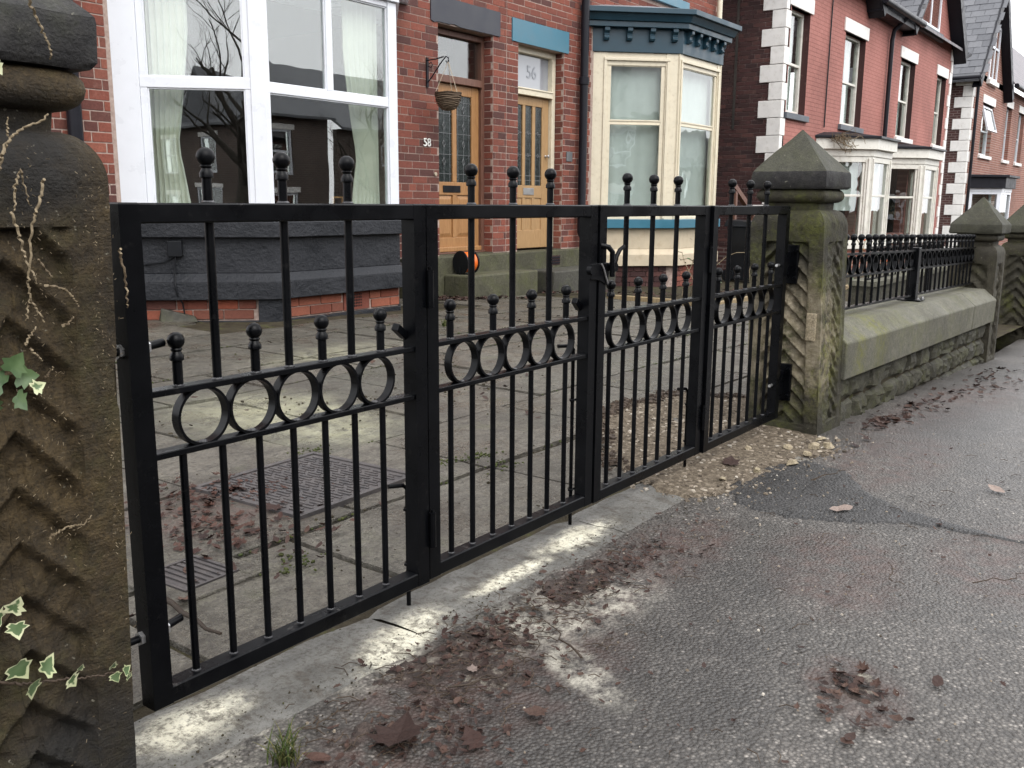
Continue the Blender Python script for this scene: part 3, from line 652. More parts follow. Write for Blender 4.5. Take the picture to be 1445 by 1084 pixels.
for li, (lx, lab) in enumerate(LEAF):
    yy = GY + LOFF[li]
    t = thing('gate_leaf', lab, 'gate', (lx, yy, .06), 'folding gate leaves across the driveway')
    B = lambda x, z=0., y=0.: (lx + x, yy + y, z)
    for x in (0, GW - .04): inst('stile', box_mesh('stile', 0, .04, -.02, .02, .060, ZT), B(x), t)
    inst('top_rail', box_mesh('top_rail', .04, GW - .04, -.0195, .0195, ZT - .036, ZT - .0005), B(0), t)
    inst('bottom_rail', box_mesh('bottom_rail', .04, GW - .04, -.0195, .0195, .061, .097), B(0), t)
    inst('middle_rail', box_mesh('middle_rail', .0395, GW - .0395, -.0165, .0165, .654, .666, .0015), B(0), t)
    inst('middle_rail', box_mesh('middle_rail', .0395, GW - .0395, -.0165, .0165, .538, .550, .0015), B(0), t)
    ux = [.191 + .1755 * k for k in range(3)]; lx7 = [.106 + .0880 * k for k in range(7)]; sx = [.106 + .1755 * k for k in range(4)]; rx = [.1555 + .1148 * k - .004 for k in range(5)]
    for x in ux: inst('upper_bar', gm(('upper_bar',), lambda: MB().lathe([(.0086, .660), (.0086, ZT - .03)], 14), 40), B(x), t)
    for x in lx7: inst('lower_bar', gm(('lower_bar',), lambda: MB().lathe([(.0074, .09), (.0074, .545)], 14), 40), B(x), t)
    def ring():
        mb = MB(); ro, ri, w, n_ = .0572, .0516, .0105, 40; rings = []
        for k in range(n_ + 1):
            a = 2 * math.pi * k / n_; c, s = math.cos(a), math.sin(a)
            rings.append([(ro * c, -w, ro * s), (ro * c, w, ro * s), (ri * c, w, ri * s), (ri * c, -w, ri * s)])
        return mb.loft(rings, None, False)
    for x in rx: inst('ring', gm(('ring',), ring, 35), B(x, .602), t)
    for x in ux: inst('tall_finial', gm(('tall_finial',), lambda: MB().lathe(finial_prof(-.002, .054, .0172), 18), 45), B(x, ZT), t)
    for x in sx: inst('short_finial', gm(('short_finial',), lambda: MB().lathe(finial_prof(-.004, .056, .0160), 18), 45), B(x, .666), t)
    mb = MB()
    for x in ux: weld(mb, lx + x, yy, ZT, .014); weld(mb, lx + x, yy, .666)
    for x in sx: weld(mb, lx + x, yy, .666)
    for x in lx7: weld(mb, lx + x, yy, .097, .010)
    for x in rx: weld(mb, lx + x, yy, .549, .009)
    w = mb.build('weld_bead', M['weld'], t, 60); w['kind'] = 'stuff'
    # drop bolt on the free side of the leaf
    if li in (0, 1, 2):
        bx, by = (lx + GW - (.020, .040, .012)[li], yy + .034)
        d = MB().tube([(bx, by, -.008), (bx, by, .30 if li != 1 else .560), *([(bx - .010, by, .572), (bx - .055, by + .02, .574)] if li == 1 else [(bx - .01, by + .004, .312), (bx - .045, by + .02, .314)])], .0058, 10).build('drop_bolt', M['gate'], t, 50)
        for z in (.105, .25) if li != 1 else (.11, .40):
            MB().tube([(bx + .045, by - .010, z), (bx + .006, by - .004, z), (bx, by + .009, z), (bx - .011, by, z), (bx - .004, by - .011, z)], .004, 6).build('bolt_loop', M['gate'], d, 50)
    # stop stubs welded at the hinge side
    if li in (0, 1):
        s0 = Vector((lx + GW - .035, yy + .02, .688)); MB().box(-.055, .0, -.009, .009, -.009, .009, Matrix.Translation(s0) @ Matrix.Rotation(.55, 4, 'Y') @ Matrix.Rotation(.25, 4, 'Z')).build('stop_stub', M['gate'], t, None, .002)
    # knuckle hinges where the leaves fold
    if li in (0, 2):
        for z in (.20, .80):
            mb = MB(); mb.tube([(lx + GW + .006, yy - .026, z - .045), (lx + GW + .006, yy - .026, z + .045)], .009, 12); mb.tube([(lx + GW + .006, yy - .026, z + .045), (lx + GW + .006, yy - .026, z + .052)], .0045, 8)
            MB.build(mb, 'hinge', M['gate'], t, 50)
    if li == 0:
        for z in (.742, .205):
            d = MB().tube([(lx - .06, yy + .004, z), (lx + .004, yy + .004, z)], .0075, 10).build('hinge_bolt', M['gate'], t, 50)
            MB().lathe([(.013, 0), (.013, .012)], 6, Matrix.Translation((lx - .008, yy + .004, z)) @ Matrix.Rotation(math.pi / 2, 4, 'Y')).build('nut', M['steel'], d)
            d = MB().tube([(lx + .038, yy + .004, z + .002), (lx + .088, yy + .014, z + .005)], .0080, 10).build('hinge_bolt', M['gate'], t, 50)
            MB().lathe([(.014, 0), (.014, .011)], 6, Matrix.Translation((lx + .04, yy + .004, z + .002)) @ Matrix.Rotation(math.pi / 2, 4, 'Y')).build('nut', M['steel'], d)
    if li == 3:
        for z in (.745, .215):
            e = lx + GW
            p = MB().box(e + .004, e + .075, yy - .012, yy + .012, z - .055, z + .055); p.box(e + .058, e + .078, yy - .045, yy + .05, z - .085, z + .085)
            h = p.build('hinge_plate', M['gate'], t, None, .003)
            for dz in (.0,):
                d = MB().tube([(e - .068, yy + .002, z + dz), (e - .036, yy + .002, z + dz)], .0065, 10).build('hinge_bolt', M['steel'], h, 50)
            for dy, dz in ((-.035, .06), (-.035, -.06), (.035, .06), (.035, -.06)):
                MB().lathe([(.010, 0), (.007, .008)], 8, Matrix.Translation((e + .0565, yy + dy, z + dz)) @ Matrix.Rotation(-math.pi / 2, 4, 'Y')).build('bolt_head', M['gate'], h, 50)
    if li == 1:
        # latch: plate across the meeting stiles, keeper loop, swinging lever
        e = lx + GW; z = .802
        X = Matrix.Translation((e, yy, 0))
        mb = MB(); mb.loft([[(-.045, -.028, z + .022), (.055, -.028, z + .022), (.060, -.028, z - .01), (.052, -.028, z - .048), (.004, -.028, z - .03), (-.045, -.028, z - .024)], [(-.045, -.021, z + .022), (.055, -.021, z + .022), (.060, -.021, z - .01), (.052, -.021, z - .048), (.004, -.021, z - .03), (-.045, -.021, z - .024)]], X)
        la = mb.build('latch_plate', M['gate'], t, None, .0015)
        MB().tube([X @ Vector(p) for p in [(.010, -.030, z + .021), (.020, -.031, z + .008), (.046, -.032, z - .040)]], .0032, 6).build('latch_bar', M['steel'], la, 50)
        MB().tube([X @ Vector(p) for p in [(.018, -.020, z + .075), (.036, -.038, z + .070), (.046, -.046, z + .055), (.047, -.046, z - .02)]], .0085, 10).build('keeper_loop', M['gate'], la, 50)
        lv = MB().lathe([(.0145, -.010), (.0145, .012)], 16, X @ Matrix.Translation((.076, -.030, z + .008)) @ Matrix.Rotation(math.pi / 2, 4, 'X')).build('pivot', M['gate'], la, 50)
        MB().tube([X @ Vector(p) for p in [(.078, -.034, z + .012), (.088, -.036, z + .040), (.104, -.038, z + .060), (.126, -.040, z + .070)]], [.0085, .007, .0065, .006], 10).build('lever', M['gate'], la, 50)
        MB().lathe([(.014, -.008), (.014, .008)], 14, X @ Matrix.Translation((-.050, -.030, z + .004)) @ Matrix.Rotation(math.pi / 2, 4, 'X')).build('roller', M['gate'], la, 50)

# ---------------------------------------------------------------- gateposts
def pillar(name, label, x0, x1, y0, y1, zg, ztop, peak, mats, lean=(0, 0), panel=.62, margin=.062, depth=.016, seed=0., pitch=.098, slope=.95, fdepth=1., nu=26, nzz=96, capo=.02, group=None, cutface=None):
    """tooled gritstone post: herringbone panels, rounded shoulder, neck, roll, cap with pyramid"""
    ms, mr, mc, mcs = mats
    t = thing(name, label, 'gatepost', ((x0 + x1) / 2, (y0 + y1) / 2, zg), group)
    w, dp = x1 - x0, y1 - y0; cx, cy = (x0 + x1) / 2, (y0 + y1) / 2; zb = zg - .12
    def ln(p):
        k = (p[2] - zg); return (p[0] + lean[0] * k, p[1] + lean[1] * k, p[2])
    rs = .075  # shoulder radius
    hp = ztop - zb
    rings = []
    for iz in range(nzz + 1):
        z = zb + hp * iz / nzz
        ins = 0.
        if z > ztop - rs:
            q = (z - (ztop - rs)) / rs; ins = rs * .72 * (1 - math.sqrt(max(0, 1 - q * q * .985)))
        ring_ = []
        for side in range(4):
            for k in range(nu):
                s = k / nu; L_ = w if side % 2 == 0 else dp; u = (s - .5) * L_
                edge = L_ / 2 - abs(u); off = 0.
                if edge > margin and zg + .03 < z < ztop - .14:
                    # diagonal ribs falling away from the middle line, uneven
                    kk = (z + slope * abs(u) + .012 * nz(u * 3, z, seed + side, 2)) / pitch; fr_ = kk - math.floor(kk); cell = math.floor(kk)
                    tri = fr_ / .22 if fr_ < .22 else (1 - fr_) / .78
                    amp = .55 + .45 * nz(cell * 1.7, side + (3 if u > 0 else 0), seed, 1)
                    off = -(depth * (fdepth if side == 0 else 1)) * (1.05 - tri * (.75 + .35 * amp)) * min(1, (edge - margin) / .012)
                    off += .0055 * nz(u, z, seed + 9, 34) + .010 * nz(u, z, seed, 13) + .003 * nz(u, z, seed + 4, 75)
                    if abs(u) < .012: off -= .004
                elif edge > .006:
                    off = .0022 * nz(u, z, seed + side, 26) + .0015 * nz(u, z, seed, 80)
                chip = max(0, nz(z, side * 5 + (1 if u > 0 else 0), seed, 9) - .15) * .018 if edge < .012 else 0
                o = off - chip - ins
                if side == 0: p = (cx + u * (1 - 2 * ins / w), y0 - o, z)
                elif side == 1: p = (x1 + o, cy + u * (1 - 2 * ins / dp), z)
                elif side == 2: p = (cx - u * (1 - 2 * ins / w), y1 + o, z)
                else: p = (x0 - o, cy - u * (1 - 2 * ins / dp), z)
                ring_.append(ln(p))
        rings.append(ring_)
    mb = MB().loft(rings); sh = mb.build('shaft', ms, t, 45)
    def sq(z, ox, nn=8, r=.03):
        """rounded square ring"""
        pts = []; hx, hy = w / 2 + ox, dp / 2 + ox
        for q, (sx_, sy_) in enumerate([(1, 1), (-1, 1), (-1, -1), (1, -1)]):
            for k in range(nn + 1):
                a = math.pi / 2 * (q + k / nn); pts.append(ln((cx + sx_ * (hx - r) + r * math.cos(a), cy + sy_ * (hy - r) + r * math.sin(a), z)))
        return pts
    zn = ztop + .030
    MB().loft([sq(ztop - .012, -.048), sq(zn + .004, -.045)]).build('neck', ms, t, 50)
    prof = []
    for k in range(9):
        a = -math.pi / 2 + math.pi * k / 8; prof.append(sq(zn + .031 + .031 * math.sin(a), -.040 + .030 * math.cos(a)))
    MB().loft(prof).build('roll_moulding', mr, t, 60)
    zc = zn + .060; zc2 = zc + .072; nn_ = 10; rings = []
    def sharp(z, f, ox):
        hx, hy = (w / 2 + ox) * f, (dp / 2 + ox) * f; pts = []
        for (ax, ay), (bx, by) in zip([(-1, -1), (1, -1), (1, 1), (-1, 1)], [(1, -1), (1, 1), (-1, 1), (-1, -1)]):
            for k in range(nn_):
                s = k / nn_; X_, Y_ = ax + (bx - ax) * s, ay + (by - ay) * s
                e = .004 * nz(X_ * 2, Y_ * 2 + z * 9, seed, 3); c_ = .012 * max(0, nz(X_, Y_, z * 6 + seed, 4)) if k == 0 else 0
                pts.append(ln((cx + X_ * (hx + e - c_), cy + Y_ * (hy + e - c_), z + .003 * nz(X_ * 3, Y_ * 3, seed, 4))))
        return pts
    c_ = MB().loft([sharp(zc, .96, capo), sharp(zc + .010, 1, capo), sharp(zc2 - .006, 1, capo), sharp(zc2 + .002, .985, capo)]).build('cap', mcs or mc, t, 35)
    MB().loft([sharp(zc2 + .0025, .984, capo), *[sharp(zc2 + (peak - zc2) * q, 1 - q * .985, capo) for q in (.06, .25, .5, .75, .97, 1)]]).build('cap_pyramid', mc, t, 35)
    return t, sh
PL, _ = pillar('gatepost', 'dark sooty stone gatepost with ivy stems at the left edge', .432, .748, 1.335, 1.665, 0, 1.100, 1.43, (M['grit_dark'], M['grit_dark'], M['grit_black'], None), (.036, .012), seed=2., nu=110, nzz=330, capo=-.004, depth=.020, pitch=.082, group='stone gateposts along the pavement')
PR, _ = pillar('gatepost', 'mossy stone gatepost with pyramid cap beside the open gravel patch', 4.058, 4.385, 1.318, 1.650, 0, .982, 1.33, (M['grit_moss'], M['grit_moss'], M['grit_cap'], M['grit_black']), (-.012, .030), seed=7., nu=70, nzz=240, capo=.004, depth=.024, pitch=.070, fdepth=.5, group='stone gateposts along the pavement')
PF, _ = pillar('gatepost', 'weathered brown-capped gatepost at the far end of the railed wall', 8.10, 8.46, 1.33, 1.67, gp(8.2), .70, 1.075, (M['grit_far'], M['grit_far'], M['grit_cap'], None), (0, 0), seed=11., nu=24, nzz=60, depth=.026, group='stone gateposts along the pavement')
PG, _ = pillar('gatepost', 'pale herringbone gatepost cut off by the right edge', 10.35, 10.72, 1.33, 1.68, gp(10.3), .66, 1.06, (M['grit_moss'], M['grit_moss'], M['grit_cap'], None), (0, 0), seed=15., nu=24, nzz=60, depth=.030, group='stone gateposts along the pavement')
# pale cut stone let into the margin of the right post, where a hinge was chased out
mb = MB(); X_ = 4.058 - .012 * .5 - .006
mb.loft([[(X_, 1.340 + a * .8, .47 + b * .8), (X_ + .02, 1.340 + a, .47 + b)] for a, b in ((0, -.065), (.045, -.06), (.048, .055), (.02, .068), (.002, .06))] , None, False); mb = MB().box(4.046, 4.07, 1.352, 1.398, .41, .535); mb.build('pale_stone_patch', M['pale_cut'], PR, None, .006)

# ---------------------------------------------------------------- railed garden wall to the right
gw = thing('garden_wall', 'low mossy stone wall with chamfered coping between two gateposts', 'wall', (6.2, 1.5, gp(6.2)))
def cz(x): return .452 - .022 * (x - 4.4)
for a, b in [(4.37, 7.28), (7.29, 8.11)]:
    rings = []
    for k in range(13):
        x = a + (b - a) * k / 12; z = cz(x); e = .004
        rings.append([(x, 1.31 + e * nz(x, 1, 0, 5), z - .26), (x, 1.305 + e * nz(x, 2, 0, 5), z - .085), (x, 1.395 + e * nz(x, 3, 0, 5), z - .004 + e * nz(x, 4, 0, 4)), (x, 1.60, z), (x, 1.70, z - .07), (x, 1.70, z - .26)])
    MB().loft(rings).build('coping_stone', M['coping'], gw, 30, .006)
core = MB(); core.box(4.37, 8.11, 1.385, 1.66, -.6, cz(8.1) - .2); core.build('wall_core', M['soil'], gw)
rs_ = random.Random(3)
for row in range(3):
    x = 4.36
    while x < 8.1:
        ln = rs_.uniform(.22, .42); z1 = cz(x + ln / 2) - .265 - row * .135; z0 = z1 - .128; x1 = min(x + ln, 8.11)
        if z1 > gp(x + ln / 2) - .03:
            mb = MB(); nx_, ny_ = 10, 6; vs = []; fs = []
            for b in range(ny_ + 1):
                for a in range(nx_ + 1):
                    s, q = a / nx_, b / ny_; bulge = (math.sin(math.pi * min(max(s, .0), 1)) * math.sin(math.pi * q)) ** .14 * rs_.uniform(.72, 1.1)
                    px = x + .008 + (x1 - x - .016) * s; pz = z0 + (z1 - z0) * q
                    vs.append((px, 1.39 - .040 * bulge - .024 * nz(px, pz, row, 12) * bulge - .014 * nz(px, pz, 3, 33) * bulge, pz + .008 * nz(px, pz, 4, 7)))
            for b in range(ny_):
                for a in range(nx_): k = b * (nx_ + 1) + a; fs.append((k, k + 1, k + nx_ + 2, k + nx_ + 1))
            mb.add(vs, fs).build('rubble_stone', M['rubble_stone'], gw, 30)
        x = x1 + .004
        if x1 >= 8.11: break

def railing(name, label, x0, x1, yy, zf, group, ball=.019, hook=True, direction=None, nbar=None, th=.28, back=False, step=.127):
    t = thing(name, label, 'railing', ((x0 + x1) / 2, yy, zf((x0 + x1) / 2)), group)
    n_ = int(round((x1 - x0) / step)); st = (x1 - x0) / n_
    for i, (dz, hh) in enumerate([(0., .011), (th * .60, .011), (th, .012)]):
        rings = [[(x, yy - .016, zf(x) + dz), (x, yy + .016, zf(x) + dz), (x, yy + .016, zf(x) + dz + hh), (x, yy - .016, zf(x) + dz + hh)] for x in (x0, x1)]
        MB().loft(rings).build('rail', M['gate'], t)
    bar = gm(('bar', th), lambda: MB().lathe([(.0075, 0), (.0075, th * .60)], 10), 40)
    fin_ = gm(('finial', th, ball), lambda: MB().lathe(finial_prof(0, .05, ball), 12), 45)
    ro = (th * .40 - .012) / 2
    def ring():
        mb = MB(); rings = []
        for k in range(25):
            a = 2 * math.pi * k / 24; c, s = math.cos(a), math.sin(a)
            rings.append([(ro * c, -.010, ro * s), (ro * c, .010, ro * s), ((ro - .006) * c, .010, (ro - .006) * s), ((ro - .006) * c, -.010, (ro - .006) * s)])
        return mb.loft(rings, None, False)
    rg = gm(('ring', th), ring, 35)
    for k in range(n_):
        x = x0 + (k + .5) * st
        inst('bar', bar, (x, yy, zf(x) + .005), t); inst('finial', fin_, (x, yy, zf(x) + th + .01), t)
        inst('ring', rg, (x, yy, zf(x) + th * .80 + .005), t)
    return t
zr = lambda x: cz(x) + .028 - .0 * x
RA = railing('railing', 'black ball-topped railing between mossy gatepost and square steel post', 4.40, 6.24, 1.5, zr, 'ball-topped railings on the garden wall')
RB = railing('railing', 'black ball-topped railing between square steel post and far gatepost', 6.31, 8.10, 1.5, zr, 'ball-topped railings on the garden wall')
t = thing('railing_post', 'square black steel post bolted to the wall coping', 'post', (6.275, 1.5, cz(6.275)))
MB().box(6.243, 6.307, 1.468, 1.532, cz(6.3), cz(6.3) + .335).build('post', M['gate'], t, None, .004)
p = MB().box(6.205, 6.345, 1.43, 1.57, cz(6.3) + .001, cz(6.3) + .009).build('base_plate', M['gate'], t, None, .002)
for dx, dy in ((-.055, -.055), (.055, -.055), (-.055, .055), (.055, .055)): MB().lathe([(.010, 0), (.010, .009), (.005, .010), (.005, .018)], 6, Matrix.Translation((6.275 + dx, 1.5 + dy, cz(6.3) + .009))).build('bolt_head', M['steel'], p)
# second railing, across the neighbour's front garden, and dark gate leaf beyond the far post
railing('railing', 'lower black ball-topped railing standing back in the next garden', 8.6, 11.4, 2.45, lambda x: .36 - .015 * (x - 8), 'ball-topped railings on the garden wall', step=.13)
gwall = thing('garden_wall', 'dwarf stone wall under the set-back garden railing', 'wall', (10, 2.45, gy(10, 2.4)))
MB().box(8.5, 11.5, 2.35, 2.55, -.7, .30).build('wall_core', M['rubble_stone'], gwall); MB().box(8.48, 11.52, 2.33, 2.57, .30, .345).build('coping_stone', M['coping'], gwall)
t = thing('gate_leaf', 'black gate leaf standing half open beyond the far gatepost', 'gate', (8.6, 1.5, gp(8.6) + .05))
z0, z1 = gp(8.6) + .06, .62
for y_ in (1.46, 1.90): MB().box(8.50, 8.54, y_, y_ + .04, z0, z1).build('stile', M['gate'], t)
for z_ in (z0, z0 + .42, z1 - .04): MB().box(8.503, 8.537, 1.50, 1.90, z_, z_ + .035).build('rail', M['gate'], t)
for k in range(4): MB().lathe([(.008, z0 + .03), (.008, z1 - .03)], 8, Matrix.Translation((8.52, 1.575 + .082 * k, 0))).build('bar', M['gate'], t, 40)

# ---------------------------------------------------------------- near terrace: number 58 (white bay) and number 56 (cream bay)
WY = 7.1
FX = FM(0, WY, 1, 0)
def reveal(h, x, z0, z1, dep=.15, side='R', mk='brick', lim=40, seed=3):
    if side == 'R': bricks(h, FM(x, WY + dep, 0, -1), 0, dep, z0, z1, [], lim, mk, seed=seed, header_every=99)
def room(h, x0, x1, y0, y1, z0, z1, mat='room'):
    mb = MB(); mb.box(x0, x1, y1, y1 + .1, z0, z1); mb.box(x0 - .1, x0, y0, y1, z0, z1); mb.box(x1, x1 + .1, y0, y1, z0, z1)
    mb.box(x0, x1, y0, y1, z0 - .1, z0); mb.box(x0, x1, y0, y1, z1, z1 + .1); return mb.build('room_interior', M[mat], h)
def text_mesh(s, size, depth, mat, name):
    cu = bpy.data.curves.new(name, 'FONT'); cu.body = s; cu.size = size; cu.extrude = depth; cu.align_x = 'CENTER'; cu.align_y = 'CENTER'
    o = bpy.data.objects.new(name, cu); COL.objects.link(o); dg = bpy.context.evaluated_depsgraph_get(); me = bpy.data.meshes.new_from_object(o.evaluated_get(dg))
    bpy.data.objects.remove(o); me.materials.clear(); me.materials.append(mat); return me

A = thing('terrace_house', 'red brick terrace house with white bay window and black painted base', 'house', (5.8, WY, 0))
Bh = thing('terrace_house', 'red brick terrace house with cream bay window and teal cornice', 'house', (12.3, WY, -.2))
ZW = 5.9
holesA = [(4.40, 7.25, .60, 2.90), (8.125, 9.115, .41, 2.945), (4.7, 6.9, 4.15, 5.6)]
holesB = [(11.52, 14.28, .55, 3.02), (9.617, 10.63, .40, 2.940), (12.35, 13.95, 4.12, 5.55)]
mb = wall_holes(MB(), FX, 1.2, 9.379, -.6, ZW, holesA, 0, .24); mb.build('wall', M['mortar'], A)
mb = wall_holes(MB(), FX, 9.381, 15.20, -.6, ZW, holesB, 0, .24); mb.build('wall', M['mortar'], Bh)
linA = (8.00, 9.237, 2.945, 3.225); linB = (9.479, 10.72, 2.940, 3.208)
bayA = (4.235, WY, .83, 1.53); bayB = (11.36, WY, .88, 1.32)
hA = holesA + [linA, (4.20, 7.46, -1, 3.3)]; hB = holesB + [linB, (11.30, 14.48, -1, 3.55), (12.2, 14.08, 3.97, 4.12)]
nA = bricks(A, FX, 3.2, 9.377, .41, 4.0, hA, 262, seed=1)
nB = bricks(Bh, FX, 9.383, 15.20, .41, 4.75, hB, 262, seed=2)
reveal(A, 9.115, .41, 2.945, lim=36); reveal(Bh, 10.63, .40, 2.94, lim=36)
mb = wall_holes(MB(), FX, 1.2, 9.378, 4.0, ZW, holesA, -.007, -.001); mb.build('upper_wall', M['upper_brick'], A)
mb = wall_holes(MB(), FX, 1.2, 3.2, -.6, 4.0, [], -.007, -.001); mb.build('upper_wall', M['upper_brick'], A)
mb = wall_holes(MB(), FX, 9.382, 15.20, 4.752, ZW, holesB, -.007, -.001); mb.build('upper_wall', M['upper_brick'], Bh)
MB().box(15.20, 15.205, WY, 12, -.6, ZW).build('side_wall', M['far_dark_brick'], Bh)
for h, x0, x1 in ((A, 1.0, 9.379), (Bh, 9.381, 15.35)):
    MB().loft([[(x0, WY - .35, ZW - .08), (x1, WY - .35, ZW - .08), (x1, WY - .35, ZW), (x0, WY - .35, ZW)], [(x0, 12, ZW + 4.2), (x1, 12, ZW + 4.2), (x1, 12, ZW + 4.3), (x0, 12, ZW + 4.3)]]).build('roof', M['far_slate'], h)
    MB().box(x0 + .1, x1 - .1, 11.9, 12.1, -.6, ZW + 4.0).build('rear_wall', M['room'], h)
# upper windows
for h, (u0, u1, z0, z1), mt_ in ((A, holesA[2], 'white_pvc'), (Bh, holesB[2], 'cream')):
    w = MB(); frame(w, u0 + .06, u1 - .06, z0 + .06, z1 - .06, .06, .10, .16, FX); w.box(u0 + .06, u1 - .06, .10, .16, (z0 + z1) / 2 - .03, (z0 + z1) / 2 + .03, FX); w = w.build('window', M[mt_], h)
    pane(FX, u0 + .06, u1 - .06, z0 + .06, (z0 + z1) / 2 - .03, .12, M['glass'], w); pane(FX, u0 + .06, u1 - .06, (z0 + z1) / 2 + .03, z1 - .06, .12, M['glass'], w)
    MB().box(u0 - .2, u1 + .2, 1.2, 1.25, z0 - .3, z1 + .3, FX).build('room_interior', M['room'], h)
MB().box(12.2, 14.08, -.06, .05, 3.985, 4.118, FX).build('window_sill', M['teal'], Bh, None, .006)

# lintels
def rough_lintel(h, u0, u1, z0, z1, mat, chip):
    n_ = 24; rings = []
    for k in range(n_ + 1):
        u = u0 + (u1 - u0) * k / n_; e = chip
        rings.append([(u, WY - .016, z0 + e * (.5 + nz(u, 1, 0, 9)) * (1 if u < u0 + .5 else .4)), (u, WY + .16, z0 + .001), (u, WY + .16, z1), (u, WY - .016, z1 + e * .3 * nz(u, 4, 0, 8))])
    return MB().loft(rings).build('lintel', mat, h, 40)
rough_lintel(A, linA[0], linA[1], linA[2], linA[3], M['lintel_grey'], .022)
rough_lintel(Bh, linB[0], linB[1], linB[2], linB[3], M['teal'], .004)

# ---- white bay of 58
def layers(h, bay, spec):
    for nm, o, z0, z1, mat, *r in spec:
        if r: # chamfer: top offset differs
            MB().loft([[(x, y, z0) for x, y in bay_poly(*bay, o)], [(x, y, z1) for x, y in bay_poly(*bay, r[0])]]).build(nm, M[mat], h, None, .004)
        else: MB().prism(bay_poly(*bay, o), z0, z1).build(nm, M[mat], h, None, .005)
layers(A, bayA, [('footing', .0, -.30, .016, 'black_masonry'), ('plinth', .055, .200, .345, 'black_masonry'), ('plinth_chamfer', .055, .3455, .416, 'black_masonry', .0), ('bay_base', .0, .4165, .712, 'black_masonry'),
                 ('stone_sill', .06, .7125, .838, 'black_masonry'), ('window_sill', .035, .8385, .874, 'white_pvc')])
MB().prism(bay_poly(*bayA, -.03), .017, .199).build('base_core', M['mortar'], A)
FA = bay_facets(*bayA)
bricks(A, FA[0][0] @ Matrix.Translation((0, .028, 0)), .0, FA[0][1] - .15, .026, .196, [], 20, 'brick_orange', L=.25, H=.085, seed=8, proud=.01)
bricks(A, FA[1][0] @ Matrix.Translation((0, .028, 0)), .15, FA[1][1], .026, .196, [(.79, 1.13, 0, 1)], 20, 'brick_orange', L=.25, H=.085, seed=9, proud=.01)
mb = MB(); cx_, cy_ = bayA[0] + bayA[2], WY - bayA[2]
mb.prism([(cx_ - .105, cy_ + .085), (cx_ - .008, cy_ - .012), (cx_ + .15, cy_ - .012), (cx_ + .15, cy_ + .10), (cx_ - .02, cy_ + .16)], .0, .2).build('corner_stone', M['black_masonry'], A, None, .006)
# terracotta air brick
vb = MB().box(.80, 1.12, .016, .05, .03, .195, FA[1][0]).build('air_brick', M['brick_orange'], A)
g = MB()
for i in range(6):
    for k in range(5): g.box(.905 + i * .021, .905 + i * .021 + .012, .0135, .0165, .055 + k * .026, .055 + k * .026 + .016, FA[1][0])
g.build('air_holes', M['black_plastic'], vb)
def bay_windows(h, facets, z0, z1, spec, mat, glass, v=(.0, .075)):
    for (X, L_), (posts, rails, panes) in zip(facets, spec):
        w = MB()
        for a, b, *vv in posts: w.box(a, b, vv[0] if vv else v[0], vv[1] if vv else v[1], z0, z1, X)
        for a, b, c, d, *vv in rails: w.box(a, b, vv[0] if vv else v[0] + .008, vv[1] if vv else v[1] - .008, c, d, X)
        o = w.build('bay_window', M[mat], h, None, .004)
        for a, b, c, d in panes:
            pane(X, a, b, c, d, .035, M[glass], o)
            s = MB(); frame(s, a + .012, b - .012, c + .012, d - .012, .020, .020, .055, X); s.build('sash', M[mat], o, None, .003)
LA = FA[0][1]
zt, zb_ = 2.80, .874
specA = [
  ([(-.05, .20), (LA - .118, LA + .0)], [(.20, LA - .118, zb_, .905), (.20, LA - .118, 1.890, 1.975), (.20, LA - .118, zt - .05, zt), (.20, .255, zb_, zt, .012, .07), (LA - .165, LA - .118, zb_, zt, .012, .07)], [(.255, LA - .165, .905, 1.890), (.255, LA - .165, 1.975, zt - .05)]),
  ([(.0, .045), (1.42, 1.53)], [(.045, 1.42, zb_, .905), (.045, 1.42, 1.872, 1.948), (.045, 1.42, zt - .05, zt), (.672, .742, 1.948, zt - .05)], [(.045, 1.42, .905, 1.872), (.045, .672, 1.948, zt - .05), (.742, 1.42, 1.948, zt - .05)]),
  ([(.0, .10), (LA - .15, LA + .05)], [(.10, LA - .15, zb_, .905), (.10, LA - .15, 1.89, 1.975), (.10, LA - .15, zt - .05, zt)], [(.10, LA - .15, .905, 1.89), (.10, LA - .15, 1.975, zt - .05)])]
bay_windows(A, FA, zb_, zt, specA, 'white_pvc', 'glass')
layers(A, bayA, [('fascia', .03, zt + .001, zt + .25, 'white_pvc'), ('bay_cornice', .16, zt + .251, zt + .36, 'white_pvc')])
MB().loft([[(x, y, zt + .361) for x, y in bay_poly(*bayA, .12)], [(x, y, zt + .6) for x, y in bay_poly(bayA[0] + .3, WY, .45, 1.2, 0)]]).build('bay_roof', M['lead_roof'], A)
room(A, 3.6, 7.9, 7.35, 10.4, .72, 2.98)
MB().prism(bay_poly(*bayA, -.08), .84, .8725).build('inner_sill', M['white_pvc'], A)
curtain(A, FA[0][0], .24, .56, .88, 2.86, .17, M['curtain'], 6, 1.45)
curtain(A, FA[1][0] @ Matrix.Translation((1.43, 0, 0)) @ Matrix.Rotation(math.pi, 4, 'Z') @ Matrix.Translation((0, -.34, 0)), .0, .42, .88, 2.86, .17, M['curtain'], 7, 1.42)
# little framed picture on the inner sill
pf = MB(); frame(pf, .98, 1.08, .92, 1.04, .016, .30, .315, FA[1][0]); pf.build('picture_frame', M['oak'], A); 
